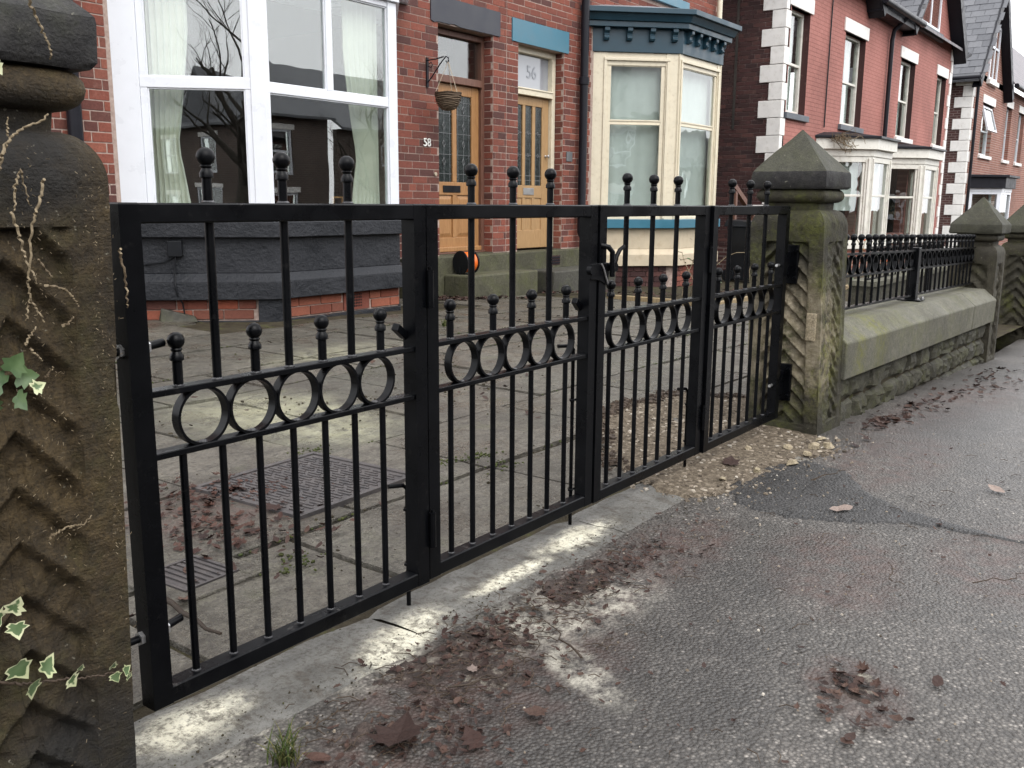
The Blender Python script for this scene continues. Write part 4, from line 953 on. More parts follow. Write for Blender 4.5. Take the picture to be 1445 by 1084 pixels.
# meter box and cable on the base
MB().box(.34, .455, -.045, .0, .555, .685, FA[0][0]).build('meter_box', M['black_plastic'], A, None, .006)
MB().tube([FA[0][0] @ Vector(p) for p in [(.40, -.02, .56), (.39, -.03, .50), (.385, -.012, .43), (.39, -.068, .34), (.40, -.066, .25), (.43, -.01, .17), (.45, -.02, .03)]], .007, 6).build('cable', M['black_plastic'], A, 60)
MB().tube([FA[0][0] @ Vector(p) for p in [(.38, -.02, .55), (.30, -.02, .51), (.15, -.015, .49), (.0, -.01, .50)]], .006, 6).build('cable', M['black_plastic'], A, 60)
MB().lathe([(.055, -.5), (.055, 5.8)], 12, Matrix.Translation((3.86, WY - .07, 0))).build('downpipe', M['cast_iron'], A, 50)

# ---- doors
def door58(h):
    v0, v1 = .17, .215
    fr = MB(); frame(fr, 8.185, 9.058, .43, 2.87, .060, .13, .235, FX, .0); fr.box(8.185, 9.058, .115, .235, 2.356, 2.436, FX); fr.box(8.13, 9.11, .10, .26, .412, .43, FX)
    f = fr.build('door_frame', M['brown_frame'], h, None, .004)
    MB().box(8.185, 9.058, .19, .198, 2.436, 2.87, FX).build('fanlight_pane', M['glass_old'], f)
    d = MB(); d0, d1, zb, zt_ = 8.190, 9.053, .434, 2.352
    for a, b, c, e in [(d0, 8.285, zb, zt_), (8.918, d1, zb, zt_), (8.565, 8.640, .60, 1.095), (8.565, 8.640, 1.245, 2.235), (8.285, 8.918, 2.235, zt_), (8.285, 8.918, 1.095, 1.245), (8.285, 8.918, zb, .60)]: d.box(a, b, v0, v1, c, e, FX)
    o = d.build('door', M['oak'], h, None, .005)
    for a, b in ((8.285, 8.565), (8.640, 8.918)):
        p = MB().box(a, b, v0 + .018, v0 + .024, 1.245, 2.235, FX).build('glass_panel', M['door_glass'], o)
        l = MB(); m = (a + b) / 2
        for u in (a + .035, b - .035): l.box(u - .003, u + .003, v0 + .013, v0 + .0178, 1.245, 2.235, FX)
        for z in (1.34, 1.56, 1.80, 2.02, 2.16): l.box(a, b, v0 + .0135, v0 + .0176, z - .0025, z + .0025, FX)
        for z in (1.48, 1.68, 1.88, 2.08):
            for q in range(4):
                c1 = [(0, .045), (.026, 0), (0, -.045), (-.026, 0)]; p0, p1 = c1[q], c1[(q + 1) % 4]
                l.tube([FX @ Vector((m + p0[0], v0 + .014, z + p0[1])), FX @ Vector((m + p1[0], v0 + .014, z + p1[1]))], .0032, 5)
        l.box(m - .0025, m + .0025, v0 + .0134, v0 + .0178, 1.245, 2.235, FX)
        l.build('lead_came', M['lead'], o)
        q = MB(); X_ = FX
        q.loft([[X_ @ Vector(t) for t in ((a, v0 + .020, .60), (b, v0 + .020, .60), (b, v0 + .020, 1.095), (a, v0 + .020, 1.095))], [X_ @ Vector(t) for t in ((a + .05, v0 + .004, .65), (b - .05, v0 + .004, .65), (b - .05, v0 + .004, 1.045), (a + .05, v0 + .004, 1.045))]])
        q.build('raised_panel', M['oak'], o)
    lb = MB().box(8.385, 8.700, v0 - .008, v0 - .0003, 1.125, 1.205, FX).build('letterbox', M['black_plastic'], o, None, .003)
    MB().box(8.19, 9.05, v0 - .05, v0 - .001, .434, .49, FX).build('weather_bar', M['oak'], o, None, .008)
door58(A)
def door56(h):
    v0, v1 = .17, .215
    fr = MB(); frame(fr, 9.70, 10.54, .42, 2.865, .075, .12, .235, FX, .0); fr.box(9.70, 10.54, .105, .235, 2.358, 2.425, FX); fr.box(9.70, 10.54, .095, .235, 2.425, 2.445, FX)
    f = fr.build('door_frame', M['cream'], h, None, .005)
    MB().box(9.70, 10.54, .19, .198, 2.445, 2.865, FX).build('fanlight_pane', M['sky_pale'], f)
    me = text_mesh('56', .23, .001, M['etched'], 'fanlight_number'); o = inst('fanlight_number', me, FX @ Vector((10.16, .186, 2.65)), f, (math.pi / 2, 0, 0))
    d = MB(); d0, d1, zb, zt_ = 9.704, 10.536, .424, 2.354
    ps = [(9.80, 9.955), (10.015, 10.17), (10.235, 10.39)]
    for a, b, c, e in [(d0, 9.80, zb, zt_), (10.39, d1, zb, zt_), (9.955, 10.015, .66, 1.075), (10.17, 10.235, .66, 1.075), (9.955, 10.015, 1.235, 2.24), (10.17, 10.235, 1.235, 2.24), (9.80, 10.39, 2.24, zt_), (9.80, 10.39, 1.075, 1.235), (9.80, 10.39, zb, .66)]: d.box(a, b, v0, v1, c, e, FX)
    o = d.build('door', M['pale_oak'], h, None, .005)
    for a, b in ps:
        MB().box(a, b, v0 + .018, v0 + .024, 1.235, 2.24, FX).build('glass_panel', M['door_glass'], o)
        l = MB(); m = (a + b) / 2
        for u in (a + .03, b - .03): l.box(u - .0025, u + .0025, v0 + .0135, v0 + .0178, 1.235, 2.24, FX)
        for z in (1.30, 1.36, 1.62, 1.90): l.box(a, b, v0 + .0137, v0 + .0176, z - .003, z + .003, FX)
        for z in (1.62, 1.90): l.lathe([(.022, 0), (.022, .003), (.016, .003), (.016, 0)], 12, Matrix.Translation(FX @ Vector((m, v0 + .016, z))) @ Matrix.Rotation(math.pi / 2, 4, 'X'))
        l.build('lead_came', M['lead'], o)
        MB().box(a, b, v0 + .012, v0 + .02, .66, 1.075, FX).build('sunk_panel', M['pale_oak'], o)
    lb = MB(); frame(lb, 9.99, 10.19, 1.135, 1.185, .018, v0 - .008, v0 - .0003, FX); lb.box(9.99, 10.19, v0 - .005, v0 - .001, 1.135, 1.185, FX); lb.build('letterbox', M['steel'], o)
    MB().lathe([(.018, 0), (.018, .008), (.010, .012), (.010, .03), (.022, .04), (.022, .055), (.012, .06)], 12, Matrix.Translation(FX @ Vector((10.47, v0 - .001, 1.62))) @ Matrix.Rotation(math.pi / 2, 4, 'X')).build('door_lock', M['steel'], o, 50)
door56(Bh)
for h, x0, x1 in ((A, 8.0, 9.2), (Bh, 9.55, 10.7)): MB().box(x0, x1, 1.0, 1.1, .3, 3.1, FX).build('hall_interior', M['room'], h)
# steps
MB().box(7.44, 9.378, 6.95, 7.097, -.1, .405).build('upper_step', M['step_stone'], A, None, .015)
MB().box(8.12, 9.12, 7.097, 7.33, .3, .411).build('threshold_slab', M['step_stone'], A)
MB().box(8.02, 9.36, 6.58, 6.948, -.1, .205).build('lower_step', M['step_stone'], A, None, .02)
MB().box(9.382, 11.02, 6.95, 7.097, -.1, .400).build('upper_step', M['step_stone'], Bh, None, .015)
MB().box(9.62, 10.63, 7.097, 7.33, .3, .401).build('threshold_slab', M['step_stone'], Bh)
MB().box(9.60, 11.10, 6.50, 6.948, -.25, .175).build('lower_step', M['step_dark'], Bh, None, .02)
MB().box(11.03, 11.36, 6.98, 7.097, -.3, .41).build('plinth', M['cream_stone'], Bh, None, .01)
mb = MB(); mb.box(10.10, 10.38, 6.944, 6.95, .21, .33); v_ = mb.build('step_vent', M['brick_dark'], Bh)
for k in range(3): MB().box(10.11, 10.37, 6.938, 6.9445, .225 + k * .035, .245 + k * .035).build('vent_bar', M['cast_iron'], v_)
# house number, plaque, bell scar
inst('house_number', text_mesh('58', .125, .006, M['white_digit'], 'house_number'), FX @ Vector((7.915, -.014, 1.655)), A, (math.pi / 2, 0, 0))
pq = MB().box(10.71, 10.85, -.016, -.006, 1.565, 1.69, FX).build('name_plaque', M['plaque'], Bh, None, .002)
MB().lathe([(.022, 0), (.022, .012), (.012, .016)], 12, Matrix.Translation(FX @ Vector((8.05, -.010, 1.32))) @ Matrix.Rotation(math.pi / 2, 4, 'X')).build('bell_push', M['rope'], A, 50)
# downpipes
def downpipe(h, x, z0, z1, mat, r=.055, y=None, shoe=True):
    y = WY - .095 if y is None else y
    pts = [(x, y, z1), (x, y, z0 + .1)] + ([(x + .01, y - .03, z0 + .02), (x + .03, y - .10, z0 - .03)] if shoe else [(x, y, z0)])
    d = MB().tube(pts, r, 14).build('downpipe', mat, h, 40)
    z = z0 + .35
    while z < z1: MB().lathe([(r + .006, -.05), (r + .014, -.045), (r + .014, .045), (r + .006, .05)], 14, Matrix.Translation((x, y, z))).build('pipe_collar', mat, d, 50); z += 1.75
    return d
downpipe(Bh, 10.98, .52, 5.8, M['cast_iron'])
downpipe(Bh, 15.10, -.2, 5.8, M['cream'], .045)
MB().tube([(10.98, WY - .12, .50), (11.0, WY - .16, .35), (10.99, WY - .13, .25), (11.02, WY - .15, -.1)], .05, 12).build('drain_pipe', M['cast_iron'], Bh, 50)

# ---- cream bay of 56
FB = bay_facets(*bayB); LB = FB[0][1]
layers(Bh, bayB, [('footing', .03, -.6, -.26, 'step_dark'), ('plinth', .075, .134, .292, 'cream_stone'), ('plinth_chamfer', .075, .2925, .372, 'cream_stone', .0), ('bay_base', .0, .3725, .668, 'cream_stone'), ('window_sill', .085, .669, .792, 'teal')])
MB().prism(bay_poly(*bayB, -.03), -.259, .1335).build('base_core', M['mortar'], Bh)
for i in (0, 1): bricks(Bh, FB[i][0] @ Matrix.Translation((0, -.03 + .028, 0)), .0 if i == 0 else .1, FB[i][1] - (.1 if i == 0 else 0), -.255, .13, [], 0, 'brick_dark' if i == 0 else 'brick', L=.24, H=.077, seed=20 + i, proud=.01)
zt2, zb2 = 3.054, .7925
vf = (.0, .10)
def specB(L_, a, b): # one sash window between posts
    return ([(-.03, a - .045), (b + .045, L_ + .0)],
            [(a - .045, b + .045, zb2, .83), (a - .045, b + .045, 2.105, 2.150, .03, .085), (a - .045, b + .045, 2.885, zt2), (a - .045, a, zb2, zt2, .02, .09), (b, b + .045, zb2, zt2, .02, .09)],
            [(a, b, .83, 2.105), (a, b, 2.150, 2.885)])
bay_windows(Bh, FB, zb2, zt2, [specB(LB, .245, .985), specB(1.32, .105, 1.165), specB(LB, .26, 1.0)], 'cream', 'glass_old', vf)
# architrave beads
for i, (a, b) in enumerate(((.245, .985), (.105, 1.165), (.26, 1.0))):
    X_ = FB[i][0]; w = MB(); w.box(a - .10, b + .10, -.022, -.0005, 2.945, 2.985, X_); w.box(a - .10, a - .06, -.018, -.0005, .80, 2.945, X_); w.box(b + .06, b + .10, -.018, -.0005, .80, 2.945, X_); w.build('architrave', M['cream'], Bh, None, .006)
layers(Bh, bayB, [('frieze', .025, 3.055, 3.366, 'teal_dark'), ('soffit_board', .13, 3.3665, 3.44, 'teal_dark'), ('cornice', .16, 3.4405, 3.53, 'teal_dark', .205), ('gutter', .255, 3.531, 3.60, 'teal_dark')])
for (X_, L_), n_ in zip(FB, (4, 5, 4)):
    for k in range(n_):
        u = L_ * (k + .5) / n_ if n_ == 5 else .16 + (L_ - .28) * k / (n_ - 1)
        b = MB(); pr = [(0, 0), (-.085, 0), (-.085, -.045), (-.05, -.075), (-.045, -.11), (-.065, -.135), (-.045, -.165), (0, -.17)]
        b.loft([[X_ @ Vector((u + s, -.0255 + p, 3.3655 + q)) for p, q in pr] for s in (-.036, .036)]); b.build('bracket', M['teal_dark'], Bh, None, .004)
MB().loft([[(x, y, 3.601) for x, y in bay_poly(*bayB, .20)], [(x, y, 3.70) for x, y in bay_poly(bayB[0] + .25, WY, .45, 1.6, 0)]]).build('bay_roof', M['lead_roof'], Bh)
room(Bh, 10.9, 14.9, 7.35, 10.2, .5, 3.1, 'room_light')
for i in (0, 1): curtain(Bh, FB[i][0], .05 if i else .2, FB[i][1] - .05, .80, 3.0, .16, M['net'], 5, None, .007, name='net_curtain')
# ---------------------------------------------------------------- small things at the doors
reel = thing('cable_reel', 'black cable reel wound with orange cable on the doorstep', 'cable reel', (8.24, 6.82, .205))
Xr = Matrix.Translation((8.24, 6.80, .205 + .135)) @ Matrix.Rotation(math.radians(-8), 4, 'Z') @ Matrix.Rotation(math.pi / 2, 4, 'Y')
for z in (-.085, .085): MB().lathe([(.02, z - .007), (.130, z - .007), (.134, z), (.130, z + .007), (.02, z + .007)], 28, Xr).build('flange', M['black_plastic'], reel, 40)
prof = [(.05, -.075)] + [(.112 + .006 * math.sin(k * 2.1), -.075 + .15 * k / 24) for k in range(25)] + [(.05, .075)]
MB().lathe(prof, 28, Xr).build('cable_winding', M['orange_cable'], reel, 60)
MB().tube([Xr @ Vector(p) for p in [(.06, .0, -.10), (.155, .0, -.10), (.165, .0, -.08), (.165, 0, .09)]], .008, 8).build('carry_handle', M['black_plastic'], reel, 50)
MB().tube([(8.18, 6.70, .19 + .02), (8.18, 6.90, .215)], .012, 8).build('stand', M['black_plastic'], reel, 50)
# hanging basket and its wall bracket
bk = thing('wall_bracket', 'curled black iron bracket on the brick beside the left door', 'bracket', (7.93, 7.090, 2.275))
MB().box(7.915, 7.945, 7.078, 7.092, 2.245, 2.555).build('back_plate', M['cast_iron'], bk)
MB().tube([(7.93, 7.080, 2.525), (7.93, 6.957, 2.530), (7.93, 6.850, 2.545)], .007, 6).build('arm', M['cast_iron'], bk, 50)
MB().tube([(7.93, 7.080, 2.295), (7.93, 7.014, 2.355), (7.93, 6.900, 2.475), (7.93, 6.818, 2.545), (7.93, 6.785, 2.530), (7.93, 6.777, 2.495), (7.93, 6.801, 2.480), (7.93, 6.818, 2.500)], .007, 6).build('curl', M['cast_iron'], bk, 50)
MB().tube([(7.93, 7.072, 2.465), (7.93, 7.031, 2.445), (7.93, 7.006, 2.475), (7.93, 7.031, 2.505), (7.93, 7.055, 2.485)], .005, 6).build('scroll', M['cast_iron'], bk, 50)
hb = thing('hanging_basket', 'empty brown wicker basket hanging from the iron bracket', 'basket', (7.93, 6.74, 2.06))
cen = Vector((7.93, 6.79, 2.165)); R0 = .140; rb_ = random.Random(4); mb = MB()
prof = [(R0 * .18, -.178), (R0 * .55, -.158), (R0 * .82, -.11), (R0 * .96, -.05), (R0, .0), (R0 * .93, .0), (R0 * .86, -.05), (R0 * .7, -.10), (R0 * .2, -.15)]
MB().lathe(prof, 26, Matrix.Translation(cen)).build('basket_bowl', M['wicker'], hb, 50)
for i in range(13):
    q = i / 12; a0 = -math.pi / 2 * (1 - q); r = R0 * (math.cos(a0) ** .75 if q < 1 else 1) + .003; z = cen.z + .175 * math.sin(a0); ph = rb_.uniform(0, 6)
    mb.tube([(cen.x + (max(r, .03) + .003 * math.sin(7 * a + ph)) * math.cos(a), cen.y + (max(r, .03) + .003 * math.cos(6 * a + ph)) * math.sin(a), z + .004 * math.sin(5 * a + ph)) for a in [2 * math.pi * k / 20 for k in range(21)]], .0065, 5)
mb.build('woven_canes', M['wicker'], hb, 50)
hk = Vector((7.93, 6.785, 2.49))
for a in (.4, 2.5, 4.6): MB().tube([cen + Vector((R0 * math.cos(a), R0 * math.sin(a), 0)), hk], .0035, 5).build('cord', M['rope'], hb)

# ---------------------------------------------------------------- red painted pair of houses
RY = 6.8; RX = FM(0, RY, 1, 0)
H3 = thing('semi_detached_house', 'red painted brick house pair with white quoins and dark side wall', 'house', (24.2, RY, -.8))
wins = [(17.78, 18.80), (20.98, 22.42), (25.40, 26.80), (29.20, 30.30)]
bay1 = (19.72, RY, .88, 1.36); bay2 = (24.03, RY, .88, 1.42)
holes = [(a, b, 2.74, 4.66) for a, b in wins] + [(19.9, 22.6, .3, 2.0), (24.2, 26.9, .3, 2.0)]
wall_holes(MB(), RX, 17.52, 30.85, -1.5, 5.52, holes, 0, .25).build('front_wall', M['red_painted'], H3)
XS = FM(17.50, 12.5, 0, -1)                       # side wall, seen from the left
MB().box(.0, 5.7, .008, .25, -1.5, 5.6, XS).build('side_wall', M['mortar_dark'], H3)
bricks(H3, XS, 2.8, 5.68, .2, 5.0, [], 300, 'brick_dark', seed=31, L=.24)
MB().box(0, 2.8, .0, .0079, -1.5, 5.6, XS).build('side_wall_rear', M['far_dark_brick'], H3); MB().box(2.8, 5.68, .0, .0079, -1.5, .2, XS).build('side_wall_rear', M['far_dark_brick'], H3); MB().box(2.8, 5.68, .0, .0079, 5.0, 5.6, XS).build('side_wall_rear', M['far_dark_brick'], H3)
k = 0; z = .05
while z < 5.4:
    big = k % 2 == 0; e = .43 if big else .24; fx = .12 if big else .22
    MB().box(17.50 - .03, 17.50 + fx, RY - .03, RY + e, z, z + .312).build('quoin', M['quoin'], H3, None, .008); z += .322; k += 1
k = 0; z = .05
while z < 5.4:
    MB().box(30.85 - (.14 if k % 2 else .26), 30.88, RY - .03, RY + .2, z, z + .312).build('quoin', M['quoin'], H3, None, .008); z += .322; k += 1
def sash(h, X, u0, u1, z0, z1, mat, glass='glass_old', deep=.13, lintel=None, sill=None, lw=.12, inter=True):
    w = MB(); frame(w, u0 + .07, u1 - .07, z0 + .08, z1 - .06, .07, deep, deep + .10, X, .08); m = (z0 + z1) / 2 - .02
    w.box(u0 + .07, u1 - .07, deep + .01, deep + .07, m - .025, m + .025, X); w = w.build('window', M[mat], h, None, .006)
    pane(X, u0 + .07, u1 - .07, z0 + .08, m - .025, deep + .055, M[glass], w); pane(X, u0 + .07, u1 - .07, m + .025, z1 - .06, deep + .03, M[glass], w)
    if lintel: MB().box(u0 - lw, u1 + lw, -.03, .12, z1, z1 + .27, X).build('lintel', M[lintel], h, None, .008)
    if sill: MB().box(u0 - .10, u1 + .10, -.07, .12, z0 - .115, z0 - .001, X).build('window_sill', M[sill], h, None, .008)
    if inter: MB().box(u0 - .3, u1 + .3, .9, .95, z0 - .3, z1 + .3, X).build('room_interior', M['room'], h)
    # half-drawn curtains inside
    for a, b in ((u0 + .05, u0 + .05 + (u1 - u0) * .22), (u1 - .05 - (u1 - u0) * .22, u1 - .05)): curtain(h, X, a, b, z0, z1, deep + .2, M['net'], 3)
    return w
for i, (a, b) in enumerate(wins): sash(H3, RX, a, b, 2.74, 4.66, 'offwhite', lintel='quoin', sill='grey_sill' if i < 2 else 'quoin')
# dark unpainted patch of brick under the bay roof line and reveals
for a, b in wins: MB().box(b - .004, b + .0, .001, .13, 2.75, 4.655, RX).build('brick_reveal', M['brick_dark'], H3)
def redbay(bay, zr, zg):
    x0, wy, d, wf = bay; F_ = bay_facets(*bay)
    layers(H3, bay, [('bay_base', .0, zg, .10, 'far_brick'), ('window_sill', .06, .101, .20, 'offwhite'), ('fascia', .02, 2.02, 2.16, 'offwhite'), ('bay_cornice', .10, 2.161, 2.38, 'offwhite'), ('gutter', .16, 2.381, 2.43, 'cast_iron')])
    MB().loft([[(x, y, 2.431) for x, y in bay_poly(*bay, .14)], [(x, y, zr) for x, y in bay_poly(x0 + .3, wy, .4, wf + .4, 0)]]).build('bay_roof', M['black_wood'], H3)
    for (X_, L_), nm in zip(F_, 'LFR'):
        a, b = (.26, L_ - .20) if nm != 'F' else (.16, L_ - .16)
        w = MB(); w.box(-.02, a - .05, 0, .12, .2, 2.02, X_); w.box(b + .05, L_, 0, .12, .2, 2.02, X_); w.box(a - .05, b + .05, .0, .12, 1.90, 2.02, X_); w.box(a - .05, b + .05, .0, .12, .2, .28, X_)
        w.box(a - .05, a, .03, .10, .28, 1.90, X_); w.box(b, b + .05, .03, .10, .28, 1.90, X_); w.box(a, b, .035, .09, 1.19, 1.24, X_)
        o = w.build('bay_window', M['offwhite'], H3, None, .008)
        pane(X_, a, b, .28, 1.19, .06, M['glass_old'], o); pane(X_, a, b, 1.24, 1.90, .05, M['glass_old'], o)
        for u in (a - .16, b + .09): MB().box(u, u + .05, -.03, -.0005, .22, 1.98, X_).build('pilaster', M['offwhite'], H3, None, .008)
redbay(bay1, 2.52, -1.4); redbay(bay2, 2.52, -1.5)
room(H3, 19.0, 22.9, 7.2, 9.5, .1, 2.1); room(H3, 23.6, 27.4, 7.2, 9.5, .1, 2.1)
for bay, i in ((bay1, 0), (bay1, 1)): X_, L_ = bay_facets(*bay)[i]; curtain(H3, X_, .2, L_ - .2, .9, 1.9, .22, M['net'], 6, name='net_curtain')
# cross gables with black bargeboards and slated slopes
def slate_mesh():
    return MB().box(-.5, .5, -.5, .5, -.5, .5).mesh('slate', M['slate'])
SLM = slate_mesh()
def gable(h, xa, xb, ze, za, yf, yb, wallmat, slates=True, limit=150, boards=True, over=.36, sw=.33, sl=.25, yvis=None):
    xm = (xa + xb) / 2; half = (xb - xa) / 2; pit = math.atan2(za - ze, half); L_ = math.hypot(half, za - ze)
    MB().loft([[(xa + .2, yf, ze), (xb - .2, yf, ze), (xm, yf, za - .1)], [(xa + .2, yf + .2, ze), (xb - .2, yf + .2, ze), (xm, yf + .2, za - .1)]]).build('gable_wall', M[wallmat], h)
    for s in (-1, 1):
        X_ = Matrix.Translation((xm, yf - over, za)) @ Matrix.Rotation(s * pit, 4, 'Y') if s > 0 else Matrix.Translation((xm, yf - over, za)) @ Matrix.Rotation(-pit, 4, 'Y')
        a, b = (0, L_ + .25) if s > 0 else (-L_ - .25, 0)
        r = MB().box(a, b, .06, yb - yf + over, -.06, -.02, X_).build('roof_slope', M['far_slate'] if s > 0 else M['slate'], h)
        if boards:
            MB().box(a, b, .0, .05, -.30, .03, X_).build('bargeboard', M['black_wood'], h, None, .01)
            MB().box(a, b, .05, over - .01, -.30, -.27, X_).build('soffit', M['black_wood'], h)
        if slates and s < 0:
            n_ = 0; row = 0; u = -L_ - .22
            rot = X_.to_euler()
            while u < -.1 and n_ < limit:
                yy = .07 - (sw / 2 if row % 2 else 0)
                while yy < min(yb - yf, yvis or 4.5) and n_ < limit:
                    c = X_ @ Vector((u + sl * .62, yy + sw / 2, -.004 + rnd.uniform(-.002, .004)))
                    inst('slate', SLM, c, h, (rot[0], rot[1] + .035, rot[2]), (sl * 1.3, sw - .012, .010)); n_ += 1; yy += sw
                u += sl; row += 1
gable(H3, 17.3, 22.5, 5.52, 8.2, RY, 12.0, 'red_painted', False)
gable(H3, 25.2, 31.0, 5.52, 8.6, RY, 12.0, 'red_painted', True, 140)
MB().loft([[(17.4, RY - .3, 5.45), (30.9, RY - .3, 5.45), (30.9, RY - .3, 5.52), (17.4, RY - .3, 5.52)], [(17.4, 12, 9.2), (30.9, 12, 9.2), (30.9, 12, 9.3), (17.4, 12, 9.3)]]).build('roof', M['far_slate'], H3)
MB().tube([(22.2, RY - .42, 5.45), (25.6, RY - .42, 5.43)], .075, 12).build('gutter', M['cast_iron'], H3, 50)
MB().box(22.3, 25.4, RY - .34, RY - .001, 5.25, 5.36).build('eaves_board', M['black_wood'], H3)
MB().tube([(24.15, RY - .40, 5.38), (24.15, RY - .12, 5.12), (24.15, RY - .09, 4.9), (24.15, RY - .09, 2.5)], .052, 12).build('downpipe', M['cast_iron'], H3, 50)
w = MB(); frame(w, 26.95, 28.75, 5.80, 7.2, .09, -.04, .08, RX); w.box(27.82, 27.90, -.03, .07, 5.8, 7.2, RX); w = w.build('window', M['white_pvc'], H3); pane(RX, 26.95, 27.82, 5.8, 7.2, .0, M['glass'], w); pane(RX, 27.90, 28.75, 5.8, 7.2, .0, M['glass'], w)
MB().box(26.6, 29.1, -.10, -.001, 5.50, 5.70, RX).build('window_sill', M['grey_sill'], H3)
MB().tube([(30.9, RY - .3, 5.3), (31.25, RY - .38, 5.42), (31.25, RY - .2, 5.45)], .06, 10).build('gutter', M['cast_iron'], H3, 50)
MB().tube([(19.95, RY - .03, 5.3), (19.93, RY - .03, 4.4), (19.92, RY - .03, 2.6)], .014, 6).build('cable', M['black_plastic'], H3, 50)
# twiggy dead plant hanging over the bay roof
dp = thing('dead_climber', 'dry brown climber drooping over the off-white bay roof edge', 'plant', (20.2, 6.2, 2.3)); mb = MB(); q = random.Random(8)
for i in range(34):
    x = 19.95 + q.uniform(-.3, .05); y = 6.55 - (x - 19.7) * .6 + q.uniform(-.15, .05); p = Vector((x, y, 2.40 + q.uniform(-.05, .08))); pts = [p]
    for k in range(4): p = p + Vector((q.uniform(-.12, .12), q.uniform(-.16, .05), q.uniform(-.16, .06))); pts.append(p)
    mb.tube(pts, .006, 4)
mb.build('dry_stems', M['twig'], dp)

# ---------------------------------------------------------------- house beyond, with steep slated cross gable
TY = 6.8; TX = FM(0, TY, 1, 0)
H4 = thing('far_house', 'far pinkish brick house with steep slate gable and white quoins', 'house', (39.5, TY, -1))
tw = [(35.85, 37.75, 2.76, 4.48), (40.2, 41.35, 2.76, 4.70), (42.9, 44.3, 2.76, 4.70)]
wall_holes(MB(), TX, 34.02, 47.0, -1.8, 5.35, tw, 0, .25).build('front_wall', M['far_brick'], H4)
MB().box(34.0, 34.02, TY, 12.5, -1.8, 5.2).build('side_wall', M['far_dark_brick'], H4)
k = 0; z = -1.0
while z < 5.0:
    big = k % 2; MB().box(33.96, 34.0 + (.14 if big else .36), TY - .03, TY + (.52 if big else .28), z, z + .33).build('quoin', M['quoin'], H4, None, .01); z += .345; k += 1
for (a, b, c, d) in tw: sash(H4, TX, a, b, c, d, 'white_pvc', 'glass', lintel='quoin', sill='quoin')
XO = TX @ Matrix.Translation((36.0, .05, 4.38)) @ Matrix.Rotation(math.radians(-16), 4, 'X')
vl = MB(); frame(vl, .08, 1.52, -.78, -.06, .06, -.03, .03, XO); vl = vl.build('open_vent_light', M['white_pvc'], H4); pane(XO, .08, 1.52, -.78, -.06, 0, M['glass'], vl)
gable(H4, 33.7, 39.5, 5.15, 8.45, TY, 12.5, 'far_brick', True, 190, over=.3, sw=.42, sl=.30)
w = MB(); frame(w, 36.2, 37.4, 5.35, 7.0, .09, -.05, .06, TX); w.box(36.76, 36.84, -.04, .05, 5.35, 7.0, TX); w.box(36.2, 37.4, -.04, .05, 6.3, 6.38, TX); w = w.build('window', M['white_pvc'], H4); pane(TX, 36.2, 37.4, 5.35, 7.0, .0, M['glass'], w)
MB().box(36.0, 37.6, -.12, -.001, 5.12, 5.26, TX).build('window_sill', M['quoin'], H4)
MB().loft([[(39.3, TY - .35, 5.35), (78, TY - .35, 5.35), (78, TY - .35, 5.43), (39.3, TY - .35, 5.43)], [(39.3, 10.0, 9.45), (78, 10.0, 9.45), (78, 10.0, 9.55), (39.3, 10.0, 9.55)]]).build('roof', M['far_slate'], H4)
MB().tube([(39.2, TY - .42, 5.33), (78, TY - .42, 5.33)], .09, 10).build('gutter', M['cast_iron'], H4, 50)
MB().tube([(33.62, 12, 5.05), (33.62, TY - .3, 5.05)], .08, 10).build('gutter', M['cast_iron'], H4, 50)
MB().tube([(34.30, TY - .10, 5.0), (34.30, TY - .10, 0)], .05, 10).build('downpipe', M['cast_iron'], H4, 50)
bay3 = (34.9, TY, .85, 1.9)
layers(H4, bay3, [('bay_base', 0, -1.6, .2, 'far_brick'), ('window_sill', .05, .201, .30, 'white_pvc'), ('fascia', .02, 1.50, 1.62, 'white_pvc'), ('bay_cornice', .12, 1.621, 1.98, 'black_wood'), ('gutter', .22, 1.981, 2.06, 'black_wood')])
for X_, L_ in bay_facets(*bay3):
    w = MB(); frame(w, .14, L_ - .14, .40, 1.42, .10, 0, .1, X_); w.box(-.0, .04, 0, .1, .3, 1.5, X_); w.box(L_ - .04, L_, 0, .1, .3, 1.5, X_); o = w.build('bay_window', M['white_pvc'], H4); pane(X_, .14, L_ - .14, .40, 1.42, .05, M['glass'], o)
room(H4, 34.5, 39, 7.1, 9, .2, 1.9)
H5 = thing('far_house', 'farthest plain brick house at the right edge of the street', 'house', (53, TY, -1.5))
wall_holes(MB(), TX, 47.02, 78, -2, 5.35, [(48.5, 50, 2.7, 4.6), (52, 53.4, 2.7, 4.6)], 0, .25).build('front_wall', M['far_brick'], H5)
for a, b in ((48.5, 50), (52, 53.4)): sash(H5, TX, a, b, 2.7, 4.6, 'white_pvc', 'glass', lintel='quoin', sill='quoin')

